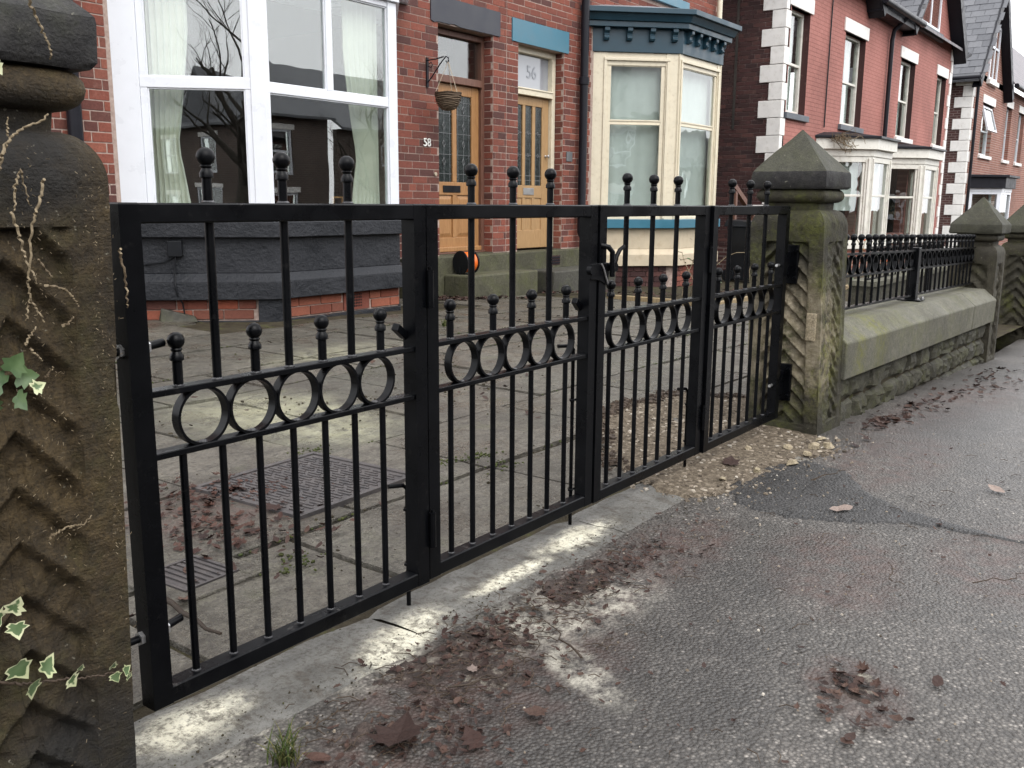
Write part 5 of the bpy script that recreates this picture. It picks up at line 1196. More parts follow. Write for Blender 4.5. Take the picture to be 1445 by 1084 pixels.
# ---------------------------------------------------------------- opposite side of the street (seen mirrored in the panes, and shading the pavement)
OY = -17.0
def opposite(x0, x1, lab, zg, gx):
    h = thing('opposite_house', lab, 'house', ((x0 + x1) / 2, OY, zg), 'houses across the street')
    X_ = FM(x1, OY, -1, 0); w_ = x1 - x0; ws = []
    for q in (.14, .42, .72): ws += [(w_ * q, w_ * q + 1.2, zg + 3.3, zg + 5.0)]
    ws += [(w_ * .12, w_ * .12 + 2.0, zg + .7, zg + 2.6), (w_ * .62, w_ * .62 + 2.0, zg + .7, zg + 2.6), (w_ * .42, w_ * .42 + 1.0, zg, zg + 2.2)]
    wall_holes(MB(), X_, 0, w_, zg - .5, zg + 5.5, ws, 0, .25).build('front_wall', M['opp_brick'], h)
    for (a, b, c, d) in ws:
        f = MB(); frame(f, a + .1, b - .1, c + .1, d - .1, .1, .05, .15, X_); f.box(a + .1, b - .1, .06, .14, (c + d) / 2 - .04, (c + d) / 2 + .04, X_); f = f.build('window', M['white_pvc'], h)
        pane(X_, a + .1, b - .1, c + .1, d - .1, .1, M['glass'], f); MB().box(a - .2, b + .2, .6, .65, c - .2, d + .2, X_).build('room_interior', M['room'], h)
        MB().box(a - .1, b + .1, -.03, .1, d, d + .22, X_).build('lintel', M['quoin'], h)
    MB().loft([[(x0 - .1, OY + .4, zg + 5.45), (x1 + .1, OY + .4, zg + 5.45), (x1 + .1, OY + .4, zg + 5.55), (x0 - .1, OY + .4, zg + 5.55)], [(x0 - .1, OY - 4, zg + 8.3), (x1 + .1, OY - 4, zg + 8.3), (x1 + .1, OY - 4, zg + 8.4), (x0 - .1, OY - 4, zg + 8.4)]]).build('roof', M['slate'], h)
    g0, g1 = x0 + w_ * gx, x0 + w_ * gx + 3.4
    MB().loft([[(g0, OY + .1, zg + 5.5), (g1, OY + .1, zg + 5.5), ((g0 + g1) / 2, OY + .1, zg + 8.3)], [(g0, OY - 3.5, zg + 5.5), (g1, OY - 3.5, zg + 5.5), ((g0 + g1) / 2, OY - 3.5, zg + 8.0)]]).build('gable', M['slate'], h)
opposite(-50, -38, 'brick house across the street, farthest left of the row', -.9, .3)
opposite(-37.5, -26, 'brick house across the street, second from the left end', -.9, .6)
opposite(-25.5, -13, 'brick house across the street, third from the left end', -.9, .2)
opposite(-12.5, 0, 'brick house across the street behind the viewer', -.9, .55)
opposite(.5, 13, 'brick house across the street facing the driveway', -1.0, .2)
opposite(13.5, 27, 'gabled brick house across the street mirrored in the white bay', -1.2, .45)
opposite(27.5, 41, 'brick house across the street mirrored in the door panes', -1.5, .3)
opposite(41.5, 56, 'brick house across the street, third from the right end', -1.8, .5)
opposite(56.5, 70, 'brick house across the street mirrored in the cream bay', -2.0, .3)
opposite(70.5, 84, 'brick house across the street, farthest right of the row', -2.2, .5)

# bare winter trees across the street
def tree(x, y, z, h, lab, seed, lean=0.):
    q = random.Random(seed); t = thing('bare_tree', lab, 'tree', (x, y, z), 'bare winter street trees'); tr = MB(); br = MB(); tw_ = MB()
    def limb(p, d, r, ln, lev):
        pts = [p]; rs = [r]; n_ = 5
        for k in range(n_):
            d = (d + Vector((q.uniform(-.22, .22), q.uniform(-.22, .22), q.uniform(-.08, .16)))).normalized(); p = p + d * ln / n_; pts.append(p); rs.append(r * (1 - .55 * (k + 1) / n_))
        (tr if lev == 0 else br if lev < 3 else tw_).tube(pts, rs, 10 if lev == 0 else 6 if lev < 3 else 3)
        if lev < 5:
            for k in range((4 if lev < 2 else 3) if lev else 5):
                i = q.randint(2, n_); a = q.uniform(0, 6.28); s = q.uniform(.5, 1.0)
                nd = (d * q.uniform(.5, 1.) + Vector((math.cos(a) * s, math.sin(a) * s, q.uniform(.0, .6)))).normalized()
                limb(pts[i], nd, rs[i] * q.uniform(.5, .72), ln * q.uniform(.5, .72), lev + 1)
    limb(Vector((x, y, z)), Vector((lean, 0, 1)), h * .026, h * .38, 0)
    tr.build('trunk', M['bark'], t, 60); br.build('limbs', M['bark'], t, 60); o = tw_.build('twigs', M['bark'], t); o['kind'] = 'stuff'
tree(-9.5, -5.2, -.1, 10, 'thick bare street tree behind the viewer on the near kerb', 5, .05)
tree(24.6, -11.4, -.5, 10, 'bare street tree across the road opposite the driveway', 9)
tree(32.0, -11.2, -.6, 10, 'bare street tree across the road further right', 14)
tree(40.0, -11.2, -.8, 10, 'bare street tree across the road, farthest right', 21)
tree(-11.5, -6.0, -.1, 10, 'bare tree left of the thick street tree behind the viewer', 31)
tree(-9.0, -10.9, -.2, 11, 'bare tree across the road behind the viewer', 37)
tree(52.0, -11.0, -1.0, 10, 'bare street tree far along the other side of the road', 41)

# ---------------------------------------------------------------- covers in the yard
mh = thing('manhole_cover', 'large ribbed iron cover set in the yard paving', 'cover', (2.15, 2.52, .01))
ang = math.radians(2.5); XM = Matrix.Translation((2.14, 2.51, gy(2.1, 2.5) + .008)) @ Matrix.Rotation(ang, 4, 'Z')
mb = MB(); frame(mb, -.27, .27, -.25, .25, .022, -.030, .0045, XM @ Matrix(((1, 0, 0, 0), (0, 0, 1, 0), (0, 1, 0, 0), (0, 0, 0, 1)))); mb.build('rim', M['iron'], mh)
MB().box(-.266, .266, -.246, .246, -.03, .000, XM).build('plate', M['iron'], mh)
r_ = MB()
for i in range(23):
    u = -.255 + i * .0222
    for k in range(6):
        o_ = .04 if i % 2 else 0; r_.box(u, u + .010, -.24 + k * .08 + o_ * .5, -.24 + k * .08 + .058 + o_ * .5, .0002, .0035, XM)
o = r_.build('tread_rib', M['iron'], mh); o['kind'] = 'stuff'
dc = thing('drain_cover', 'small square gridded drain cover with concrete surround', 'cover', (1.39, 2.12, .01))
XD = Matrix.Translation((1.385, 2.115, gy(1.4, 2.1) + .007)) @ Matrix.Rotation(math.radians(3), 4, 'Z'); SW = Matrix(((1, 0, 0, 0), (0, 0, 1, 0), (0, 1, 0, 0), (0, 0, 0, 1)))
mb = MB(); frame(mb, -.088, .088, -.094, .094, .055, -.03, .001, XD @ SW); mb.build('concrete_surround', M['flag'], dc, None, .004)
mb = MB(); frame(mb, -.078, .078, -.084, .084, .0095, -.03, .004, XD @ SW); mb.build('rim', M['iron'], dc)
MB().box(-.0775, .0775, -.0835, .0835, -.03, -.002, XD).build('plate', M['iron'], dc)
for k in range(7): MB().box(-.075 + k * .0225, -.075 + k * .0225 + .011, -.081, .081, -.0019, .0025, XD).build('grid_bar', M['iron'], dc)

# ---------------------------------------------------------------- gravel and rubble by the right post
q = random.Random(17)
bedp = [(2.86, 1.46), (3.12, 1.86), (3.70, 2.24), (4.05, 2.26), (4.45, 2.20), (4.60, 1.75), (4.12, 1.60), (4.06, 1.30), (3.95, 1.18), (3.45, 1.20), (2.95, 1.28)]
def bedz(x, y): return (pav(x, y) - .004 if y < 1.40 else -.014 + min(1, (y - 1.40) / .3) * .012 + max(0, gy(x, y))) + .010 + .008 * nz(x, y, 0, 5) + .005 * nz(x, y, 2, 16)
BP = []
for i in range(len(bedp)):
    a, b = Vector((*bedp[i], 0)), Vector((*bedp[(i + 1) % len(bedp)], 0))
    for k in range(6): p_ = a.lerp(b, k / 6); BP.append((p_.x + .07 * nz(p_.x, p_.y, 1, 7), p_.y + .07 * nz(p_.x, p_.y, 6, 7)))
tag(flat_patch(BP, bedz, .02).build('rubble_bed', M['rubble_bed'], None, 180), 'gritty pale rubble bed by the right gatepost', kind='stuff')
def rock(mb, c, s, q):
    # squashed, knocked-about octahedron with cut ends
    X_ = Matrix.Translation(c) @ Matrix.Rotation(q.uniform(0, 6.28), 4, 'Z') @ Matrix.Rotation(q.uniform(-.5, .5), 4, 'X')
    sx, sy, sz = s * q.uniform(.7, 1.3), s * q.uniform(.6, 1.1), s * q.uniform(.4, .8); j = lambda: q.uniform(.75, 1.2)
    a = [(math.cos(t) * sx * j(), math.sin(t) * sy * j(), -sz * .6) for t in [k * 1.2566 for k in range(5)]]; b = [(math.cos(t) * sx * .7 * j(), math.sin(t) * sy * .7 * j(), sz * .6 * j()) for t in [k * 1.2566 + .3 for k in range(5)]]
    mb.loft([a, b], X_)
mb = MB(); n_ = 0
while n_ < 5200:
    x, y = q.uniform(2.8, 4.5), q.uniform(1.1, 2.3)
    if not inpoly(x + q.gauss(0, .05), y + q.gauss(0, .05), BP): continue
    if 4.04 < x < 4.40 and 1.30 < y < 1.66: continue
    s = q.choice([.0025, .003, .004, .005, .006, .008, .012]); rock(mb, (x, y, bedz(x, y) - .004 + s * .25), s, q); n_ += 1
for _ in range(150):    # spill onto the pavement
    t = q.random(); x = 2.5 + 1.7 * t + q.gauss(0, .12); y = 1.15 + q.gauss(0, .08); s = q.choice([.002, .002, .003, .004, .006]); rock(mb, (x, y, gp(x) + .012), s, q)
tag(mb.build('gravel', M['gravel'], None), 'pale stone chippings around the foot of the right gatepost', kind='stuff')
mb = MB()
for a, b in zip(BP, BP[1:]):
    if a[1] < 1.62: continue
    for _ in range(26):
        t = q.random(); x = a[0] + (b[0] - a[0]) * t + q.gauss(0, .025); y = a[1] + (b[1] - a[1]) * t + q.gauss(0, .03)
        rock(mb, (x, y, bedz(x, y) + .004), q.choice([.004, .006, .009, .014, .02]), q)
tag(mb.build('dark_rubble', M['twig_dark'], None), 'dark broken tarmac crumbs round the inner edge of the gravel', kind='stuff')
# bigger lumps one can pick out
for i, (x, y, s) in enumerate([(3.80, 1.24, .034), (3.87, 1.205, .028), (3.66, 1.22, .026), (3.97, 1.27, .024), (3.33, 1.30, .022), (3.52, 1.235, .03), (3.15, 1.36, .022), (3.74, 1.33, .024), (3.60, 1.45, .022)]):
    m = MB(); rock(m, (x, y, bedz(x, y) + s * .35), s, q)
    tag(m.build('stone_lump', M['pale_cut'], None, None, .002), ['largest pale stone lump before the foot of the right gatepost', 'stone lump right of the largest one by the right gatepost', 'stone lump left of the largest one at the gravel edge', 'stone lump touching the right gatepost foot', 'stone lump under the rightmost gate leaf', 'stone lump midway along the outer edge of the gravel', 'stone lump nearest the cement strip end', 'stone lump close behind the largest one on the gravel', 'stone lump just under the rightmost bottom rail'][i], 'stone', 'loose stone lumps by the right gatepost')
# scattered grit on the pavement
mb = MB()
for _ in range(420):
    x = q.uniform(.9, 4.6); y = q.uniform(.0, 1.35); s = q.choice([.0015, .002, .0025, .003, .004]); rock(mb, (x, y, gp(x) + .008 + .010 * nz(x, y, 0, 1.7)), s, q)
tag(mb.build('scattered_grit', M['gravel'], None), 'scattered pale grit on the pavement', kind='stuff')

# ---------------------------------------------------------------- leaves
def leaf_pts(kind, q):
    """outline of a leaf in its own plane, tip along +x, unit length"""
    if kind == 'lobed':
        o = [(0, .0), (.10, .10), (.02, .30), (.22, .24), (.34, .48), (.46, .26), (.62, .38), (.66, .20), (1.0, .0)]
    elif kind == 'round': o = [(0, 0), (.08, .16), (.28, .28), (.55, .29), (.80, .18), (1, 0)]
    else: o = [(0, 0), (.15, .13), (.45, .20), (.75, .12), (1, 0)]
    o = [(x + q.uniform(-.03, .03), y * q.uniform(.8, 1.15)) for x, y in o]
    return o + [(x, -y * q.uniform(.8, 1.1)) for x, y in reversed(o[1:-1])]
def leaf(mb, c, size, yaw, q, kind='round', curl=.25, tilt=.2, Xn=None):
    P = leaf_pts(kind, q); X_ = Matrix.Translation(c) @ (Xn if Xn is not None else Matrix()) @ Matrix.Rotation(yaw, 4, 'Z') @ Matrix.Rotation(q.uniform(-tilt, tilt), 4, 'X') @ Matrix.Rotation(q.uniform(-tilt, tilt), 4, 'Y')
    cu = q.uniform(.3, 1) * curl; n_ = len(P)
    z = lambda x, y: cu * ((x - .45) ** 2 * .9 + abs(y) ** 1.4 * 1.1) + .035 * q.uniform(-1, 1)
    vs = [((x - .5) * size, y * size, z(x, y) * size) for x, y in P] + [((x - .5) * size, 0, z(x, 0) * size * .4) for x in (.3, .6)]
    a, b = n_, n_ + 1; h = n_ // 2; fs = []
    for i in range(n_):
        k = (i + 1) % n_; m = P[i][0] + P[k][0]
        fs.append((i, k, a if m < .9 else b))
    for i in range(n_):
        pass
    # stitch the two ribs
    up_ = [i for i in range(n_) if P[i][1] > .01]; dn = [i for i in range(n_) if P[i][1] < -.01]
    def mid(L): return min(L, key=lambda i: abs(P[i][0] - .45))
    if up_ and dn: fs += [(a, b, mid(up_)), (b, a, mid(dn))]
    mb.add(vs, fs, X_)
def gz(x, y):
    if y < 1.33: return gp(x) + .010 * nz(x, y, 0, 1.7) + .004 * nz(x, y, 3, 7)
    if y < 1.63: return -.006
    return gy(x, y) + .004
def mulch(P, lab, amp=.012):
    Q = []
    for i in range(len(P)):
        a, b = Vector((*P[i], 0)), Vector((*P[(i + 1) % len(P)], 0))
        for k in range(8): p_ = a.lerp(b, k / 8); Q.append((p_.x + .05 * nz(p_.x, p_.y, 1, 11), p_.y + .05 * nz(p_.x, p_.y, 6, 11)))
    def zf(x, y):
        r = .5 + .5 * nz(x, y, 3, 9) + .45 * nz(x, y, 5, 26) + .3 * nz(x, y, 8, 60)
        return pav(x, y) - .004 + amp * max(0, r)
    tag(flat_patch(Q, zf, .009).build('leaf_mulch', M['mulch'], None, 180), lab, kind='stuff')
mulch([(1.30, 1.33), (1.52, 1.345), (1.66, 1.30), (1.70, 1.22), (1.56, 1.14), (1.50, 1.06), (1.36, 1.10), (1.30, 1.20)], 'trodden mush of dark leaves beside the cement strip')
mulch([(1.86, 1.34), (2.16, 1.33), (2.22, 1.25), (2.05, 1.18), (1.88, 1.22)], 'second trodden mush of leaves nearer the latch')
mulch([(1.03, 1.22), (1.13, 1.25), (1.18, 1.17), (1.10, 1.12), (1.03, 1.15)], 'small mush of leaves by the grass tuft', .009)
mulch([(1.86, .54), (1.95, .55), (1.98, .48), (1.90, .43), (1.83, .47)], 'leaf mush in the clump on the open pavement', .010)
def litter(name, lab, mat, n_, spots, smin, smax, seed, kinds=('round', 'long', 'lobed'), up=.004):
    q = random.Random(seed); mb = MB()
    for _ in range(n_):
        cx_, cy_, rx_, ry_ = spots[q.randrange(len(spots))]; x = cx_ + q.gauss(0, .45) * rx_; y = cy_ + q.gauss(0, .45) * ry_
        leaf(mb, (x, y, gz(x, y) + up + q.uniform(0, .006)), q.uniform(smin, smax), q.uniform(0, 6.28), q, q.choice(kinds), .7, .45)
    return tag(mb.build(name, M[mat], None), lab, kind='stuff')
litter('leaf_litter', 'mashed wet brown leaves trodden into the pavement by the gates', 'leaf_dead', 900, [(1.50, 1.18, .34, .20), (1.62, 1.28, .25, .12), (2.05, 1.26, .35, .12), (1.2, 1.1, .25, .18), (2.3, 1.2, .4, .16)], .006, .026, 2)
litter('leaf_litter', 'small clump of dark crumpled leaves on the open pavement', 'leaf_dead', 80, [(1.90, .52, .09, .06), (1.84, .47, .16, .10)], .008, .036, 3)
litter('leaf_litter', 'drift of reddish leaves on the yard paving behind the left gate', 'leaf_rust', 420, [(1.72, 2.52, .30, .34), (1.62, 2.34, .2, .2), (1.85, 2.66, .25, .2)], .008, .042, 4)
litter('leaf_litter', 'leaves blown against the doorsteps', 'leaf_dead', 260, [(7.85, 6.55, .35, .22), (8.2, 6.42, .3, .1), (7.7, 6.75, .25, .2)], .03, .08, 5)
litter('leaf_litter', 'rusty leaves heaped between the two doorsteps', 'leaf_rust', 90, [(9.45, 6.45, .22, .2), (9.9, 6.30, .35, .1), (8.6, 6.2, .2, .1)], .03, .08, 6)
litter('leaf_litter', 'scattered leaves along the foot of the railed wall', 'leaf_dead', 240, [(5.2, 1.15, .8, .16), (6.6, 1.1, 1.2, .2), (8.0, .95, 1.4, .3), (4.6, 1.2, .4, .1)], .02, .06, 7)
litter('leaf_litter', 'odd leaf scraps scattered about the yard paving', 'leaf_dead', 150, [(3.2, 3.2, 1.6, 1.4), (5.0, 4.2, 2.0, 1.2), (1.6, 2.1, .6, .3), (7, 5, 2, 1)], .012, .05, 8)
litter('leaf_litter', 'leaf crumbs scattered over the pavement', 'leaf_dead', 150, [(2.2, .7, 1.2, .7), (3.2, .7, 1.2, .6), (1.5, .9, .6, .4)], .006, .022, 9)
litter('leaf_litter', 'orange leaves lying in the planting bed by the cream bay', 'leaf_rust', 120, [(10.2, 5.6, .6, .5), (12, 5.0, 1.2, .4)], .04, .09, 10)
one = [(1.17, 1.135, .135, .5, 'lobed', 'leaf_rust', 'large rust-brown lobed leaf lying flat near the bottom edge'), (1.02, 1.20, .055, 2.2, 'round', 'leaf_rust', 'small rusty leaf beside the grass tuft'),
       (1.25, 1.02, .07, 1.1, 'lobed', 'leaf_rust', 'rusty torn leaf right of the largest rusty leaf'), (1.46, 1.19, .032, .7, 'lobed', 'leaf_pale', 'white papery scrap lying among the trodden leaves'),
       (3.08, .90, .085, 2.4, 'round', 'leaf_pale', 'pale pinkish leaf lying on the black tarmac patch'), (4.42, 1.15, .085, -.6, 'long', 'leaf_rust', 'long russet leaf near the foot of the garden wall'),
       (3.36, 1.42, .10, .4, 'lobed', 'leaf_dead', 'big dark leaf lying on the pale rubble'), (1.40, .98, .055, 1.9, 'lobed', 'leaf_dead', 'dark folded leaf with raised edge in the trodden litter'),
       (2.02, .36, .045, .2, 'round', 'leaf_dead', 'dark curled leaf near the lower right edge'), (3.62, .52, .07, 1., 'round', 'leaf_pale', 'faded leaf out on the right of the pavement'),
       (1.86, 2.36, .085, 1.2, 'lobed', 'leaf_rust', 'curled red-brown leaf at the corner of the big iron cover'), (2.55, 2.33, .06, 1.2, 'round', 'leaf_rust', 'red leaf behind the foot of the middle gate stile')]
for i, (x, y, s, a, k, m, lab) in enumerate(one):
    mb = MB(); leaf(mb, (x, y, gz(x, y) + .012), s, a, random.Random(40 + i), k, .4, .18); tag(mb.build('fallen_leaf', M[m], None), lab, 'leaf', 'single fallen leaves')
# twigs
q = random.Random(21)
def stick(p0, p1, r, mat, lab, wob=.01, name='twig'):
    p0, p1 = Vector(p0), Vector(p1); pts = [p0.lerp(p1, k / 6) + Vector((q.uniform(-wob, wob), q.uniform(-wob, wob), q.uniform(0, wob * .4))) for k in range(7)]
    return tag(MB().tube(pts, [r * (1 - .1 * k) for k in range(7)], 6).build(name, M[mat], None, 60), lab, 'twig', 'loose twigs on the ground')
stick((1.24, 2.08, .02), (1.19, 1.72, .02), .009, 'twig_dark', 'stout dark stick lying behind the left gate leaf', .008)
stick((1.62, 1.02, .012), (1.72, 1.16, .014), .0028, 'twig_dark', 'thin twig lying across the pale mortar dust')
stick((1.33, 1.15, .014), (1.5, 1.08, .012), .0025, 'twig_dark', 'thin dark twig beside the largest rusty leaf')
stick((2.48, .58, .012), (2.62, .62, .012), .002, 'twig_dark', 'fine twig out on the middle of the pavement')
stick((2.62, .40, .0), (2.80, .30, .0), .0018, 'twig_dark', 'fine twig at the right side of the pavement', .02)
stick((3.30, 1.08, gp(3.3) + .02), (3.5, 1.02, gp(3.4) + .02), .003, 'twig_dark', 'short twig on the black tarmac patch')
mb = MB()
for _ in range(330):
    x, y = (q.gauss(1.6, .36), q.gauss(1.20, .09)) if _ < 260 else (q.uniform(1.2, 4.2), q.uniform(.2, 1.2)); a = q.uniform(0, 3.14); l_ = q.uniform(.015, .06); z = gz(x, y) + .006
    mb.tube([(x, y, z), (x + l_ * .5 * math.cos(a), y + l_ * .5 * math.sin(a), z + .003), (x + l_ * math.cos(a + .3), y + l_ * math.sin(a + .3), z)], .0011, 4)
tag(mb.build('twig_scraps', M['twig_dark'], None), 'broken twig scraps on the pavement', kind='stuff')
# grass tuft, moss cushions in the joints
def tuft(x, y, n_, h, lab, seed):
    q = random.Random(seed); mb = MB()
    for _ in range(n_):
        a = q.uniform(0, 6.28); l_ = h * q.uniform(.5, 1.1); x0_, y0_ = x + q.gauss(0, .012), y + q.gauss(0, .012); w = .0016; dx, dy = math.cos(a), math.sin(a); b = q.uniform(.3, 1.1); z = gz(x, y)
        P = [(x0_ + dx * l_ * b * t * t * .8, y0_ + dy * l_ * b * t * t * .8, z + l_ * t * (1 - .35 * b * t)) for t in (0, .35, .7, 1)]
        mb.loft([[(p[0] - dy * w * s, p[1] + dx * w * s, p[2]), (p[0] + dy * w * s, p[1] - dx * w * s, p[2])] for p, s in zip(P, (1, 1, .7, .1))], None, False)
    t = thing('grass_tuft', lab, 'grass', (x, y, gz(x, y))); mb.build('blades', M['grass'], t)
tuft(.985, 1.245, 70, .075, 'little grass tuft growing at the bottom edge of the pavement', 1)
tuft(5.72, 4.95, 60, .08, 'grass tuft in the paving behind the middle gate leaf', 2)
mb = MB(); q = random.Random(31)
y = 1.64
for dep in ROWS:
    for _ in range(70):
        x = q.uniform(.6, 9); 
        if nz(x, y, 4, 1.3) > .05:
            for _k in range(3): rock(mb, (x + q.gauss(0, .02), y + q.gauss(0, .005), gy(x, y) - .003), q.uniform(.003, .008), q)
    y += dep
for cx_, cy_ in ((2.82, 2.25), (2.76, 2.12), (2.43, 2.83), (2.66, 2.30), (1.62, 1.95)):
    for _ in range(40): rock(mb, (cx_ + q.gauss(0, .05), cy_ + q.gauss(0, .03), gy(cx_, cy_) + .004), q.uniform(.003, .008), q)
tag(mb.build('moss', M['moss'], None, 180), 'green moss cushions in the paving joints', kind='stuff')
# crumbs of mortar and soil along the threshold joint
mb = MB()
for _ in range(900):
    x = q.uniform(.8, 3.0); y = q.choice([1.325, 1.62, 1.63, 1.30, 1.4]) + q.gauss(0, .02); rock(mb, (x, y, gz(x, y) + .002), q.choice([.001, .0015, .002, .003]), q)
tag(mb.build('soil_crumbs', M['soil'], None), 'soil crumbs along the cement strip', kind='stuff')

# ---------------------------------------------------------------- ivy and dry stems on the left post
iv = thing('ivy', 'variegated ivy and dead ivy stems clinging to the left gatepost', 'ivy', (.6, 1.32, .2))
def P5(px, py, Y=1.318):
    """a point on the road face of the left post, from its place across (0 left .. 1 right edge) and height"""
    return Vector((.452 + .334 * px, Y, py))
q = random.Random(77)
def stem(pts, r, mat='twig', name='dead_stem'):
    P = []
    for a, b in zip(pts, pts[1:]):
        for k in range(7): t = k / 7; P.append(P5(a[0] + (b[0] - a[0]) * t + q.uniform(-.0022, .0022), a[1] + (b[1] - a[1]) * t + q.uniform(-.001, .001), 1.318 + q.uniform(-.005, .003)))
    P.append(P5(*pts[-1])); n_ = len(P)
    MB().tube(P, [r * .72 * (1 - .5 * i / n_) for i in range(n_)], 6).build(name, M[mat], iv, 60)
stem([(.47, 1.04), (.50, 1.065), (.534, 1.082), (.595, 1.098), (.664, 1.107), (.70, 1.118)], .0034); stem([(.523, 1.085), (.530, 1.097), (.534, 1.11)], .0022); stem([(.46, 1.02), (.49, 1.05), (.53, 1.08)], .0026)
stem([(.655, 1.03), (.643, 1.008), (.613, .984), (.59, .965), (.575, .93), (.557, .896), (.552, .88), (.557, .865), (.54, .85), (.53, .835)], .0032)
stem([(.505, .985), (.534, .955), (.545, .935), (.554, .915), (.575, .90), (.59, .885)], .0030); stem([(.535, 1.017), (.55, 1.03), (.565, 1.041), (.575, 1.02), (.588, .995)], .0024); stem([(.535, 1.02), (.53, 1.0), (.52, .985)], .0026)
stem([(.60, .92), (.63, .905), (.659, .893)], .0024); stem([(.624, .882), (.67, .879), (.714, .873), (.74, .862), (.765, .848)], .0030); stem([(.555, .865), (.58, .85), (.608, .83)], .0026)
stem([(.52, .80), (.545, .815), (.57, .825)], .0026); stem([(.54, .795), (.56, .785), (.585, .775)], .0024); stem([(.68, .822), (.71, .824), (.736, .834)], .0028); stem([(.59, .752), (.61, .757), (.625, .765)], .0022)
stem([(.54, .514), (.57, .518), (.61, .522), (.66, .522), (.70, .520), (.745, .530)], .0026); stem([(.655, 1.275), (.672, 1.255), (.69, 1.24), (.715, 1.222), (.732, 1.205), (.728, 1.192)], .0030)
stem([(.218, .327), (.30, .318), (.36, .307), (.451, .296), (.53, .289), (.61, .280), (.68, .273), (.744, .267), (.80, .264)], .0034, 'twig_dark', 'live_stem')
stem([(.972, .93), (.985, .90), (.995, .86), (.992, .84)], .003)
# aerial-root crumbs
mb = MB()
for _ in range(420):
    u = q.choice([.88 + q.gauss(0, .03), .62 + q.gauss(0, .06), q.uniform(.38, .98)]); z = q.uniform(.45, 1.06) if q.random() < .7 else q.uniform(.1, 1.08); a = q.uniform(0, 6.28); l_ = q.uniform(.0015, .005)
    c = P5(u, z, 1.3335 - .004); mb.tube([c, c + Vector((math.cos(a) * l_, -.002, math.sin(a) * l_))], .00045, 3)
o = mb.build('root_crumbs', M['twig'], iv); o['kind'] = 'stuff'
def ivy_leaf(c, size, yaw, tiltx, tilty, mat='ivy'):
    out = [(0, .05), (-.10, .30), (-.02, .52), (.18, .42), (.30, .66), (.48, .36), (.62, .30), (1.0, .0)]
    P = out + [(x, -y) for x, y in reversed(out[:-1])]; P = [(x + q.uniform(-.03, .03), y + q.uniform(-.03, .03)) for x, y in P]; n_ = len(P)
    inner = [(.25 + (x - .25) * .62, y * .62) for x, y in P]; z = lambda x, y: .16 * abs(y) + .12 * (x - .3) ** 2 + q.uniform(-.01, .01)
    X_ = Matrix.Translation(c) @ Matrix.Rotation(tiltx, 4, 'X') @ Matrix.Rotation(tilty, 4, 'Z') @ Matrix.Rotation(math.pi / 2, 4, 'X') @ Matrix.Rotation(yaw, 4, 'Z')
    vs = [(x * size, y * size, z(x, y) * size) for x, y in P] + [(x * size, y * size, z(x, y) * size) for x, y in inner] + [(.25 * size, 0, 0)]
    fs = [(i, (i + 1) % n_, n_ + (i + 1) % n_, n_ + i) for i in range(n_)] + [(n_ + i, n_ + (i + 1) % n_, 2 * n_) for i in range(n_)]
    mb = MB().add(vs, fs, X_); o = mb.build('leaf', M[mat], iv, 60)
    ca = o.data.color_attributes.new('rim', 'FLOAT_COLOR', 'POINT')
    rim_ = q.uniform(.1, .7)
    for i in range(2 * n_ + 1): v = 1.0 if i < n_ else rim_ + q.uniform(-.15, .15) if i < 2 * n_ else 0.; ca.data[i].color = (v, v, v, 1)
for u, z, s, yaw, m in [(.318, .350, .042, -1.0, 'ivy'), (.430, .322, .040, .75, 'ivy'), (.385, .312, .036, -1.7, 'ivy'), (.565, .290, .030, -1.1, 'ivy'), (.745, .285, .019, 1.3, 'ivy'), (.800, .270, .022, .35, 'ivy'), (.770, .268, .022, -1.2, 'ivy'), (.815, .262, .017, -.6, 'ivy'), (.600, .300, .016, 1.2, 'ivy'),
                        (.338, .425, .034, 1.1, 'ivy'), (.335, .412, .032, -1.5, 'ivy'), (.30, .42, .03, 2.5, 'ivy'), (.419, .770, .040, .9, 'ivy_green'), (.455, .760, .038, -.1, 'ivy_green'), (.500, .742, .024, .3, 'ivy'), (.435, .735, .036, -1.0, 'ivy_green'), (.383, .752, .042, 2.4, 'ivy_green'), (.36, .73, .04, -2.0, 'ivy_green'), (.47, 1.175, .022, -1.0, 'ivy')]:
    ivy_leaf(P5(u, z, 1.306 + q.uniform(-.014, .004)), s * .78, yaw, q.uniform(-.3, .5), q.uniform(-.5, .5), m)

# ---------------------------------------------------------------- planting bed before the cream bay, bin, odds and ends
bed = sheet('planting_bed', 9.35, 17.2, 40, 4.42, 7.0, 12, lambda x, y: gy(x, y) - .02 + .02 * nz(x, y, 0, 4), M['soil'])
def edging(x0, y0, x1, y1, lab):
    t = thing('timber_edging', lab, 'edging', (x0, y0, gy(x0, y0)), 'timber bed edging'); d = Vector((x1 - x0, y1 - y0, 0)); L_ = d.length; X_ = FM(x0, y0, d.x, d.y)
    n_ = max(1, int(L_ / 1.8)); 
    for k in range(n_): a, b = L_ * k / n_, L_ * (k + 1) / n_ - .01; m = X_ @ Vector(((a + b) / 2, 0, 0)); g_ = gy(m.x, m.y); MB().box(a, b, -.03, .03, g_ - .1, g_ + .05, X_).build('board', M['timber'], t, None, .006)
edging(9.42, 5.62, 9.42, 4.42, 'weathered timber bed edging at the left side of the planting bed'); edging(9.46, 4.39, 16.0, 4.39, 'long weathered timber bed edging before the cream bay')
bn = thing('wheelie_bin', 'black lidded bin standing beyond the cream bay', 'bin', (14.5, 6.0, -.2))
MB().loft([[(14.28, 5.80, -.2), (14.72, 5.80, -.2), (14.72, 6.22, -.2), (14.28, 6.22, -.2)], [(14.22, 5.74, .66), (14.78, 5.74, .66), (14.78, 6.30, .66), (14.22, 6.30, .66)]]).build('body', M['black_plastic'], bn, None, .02)
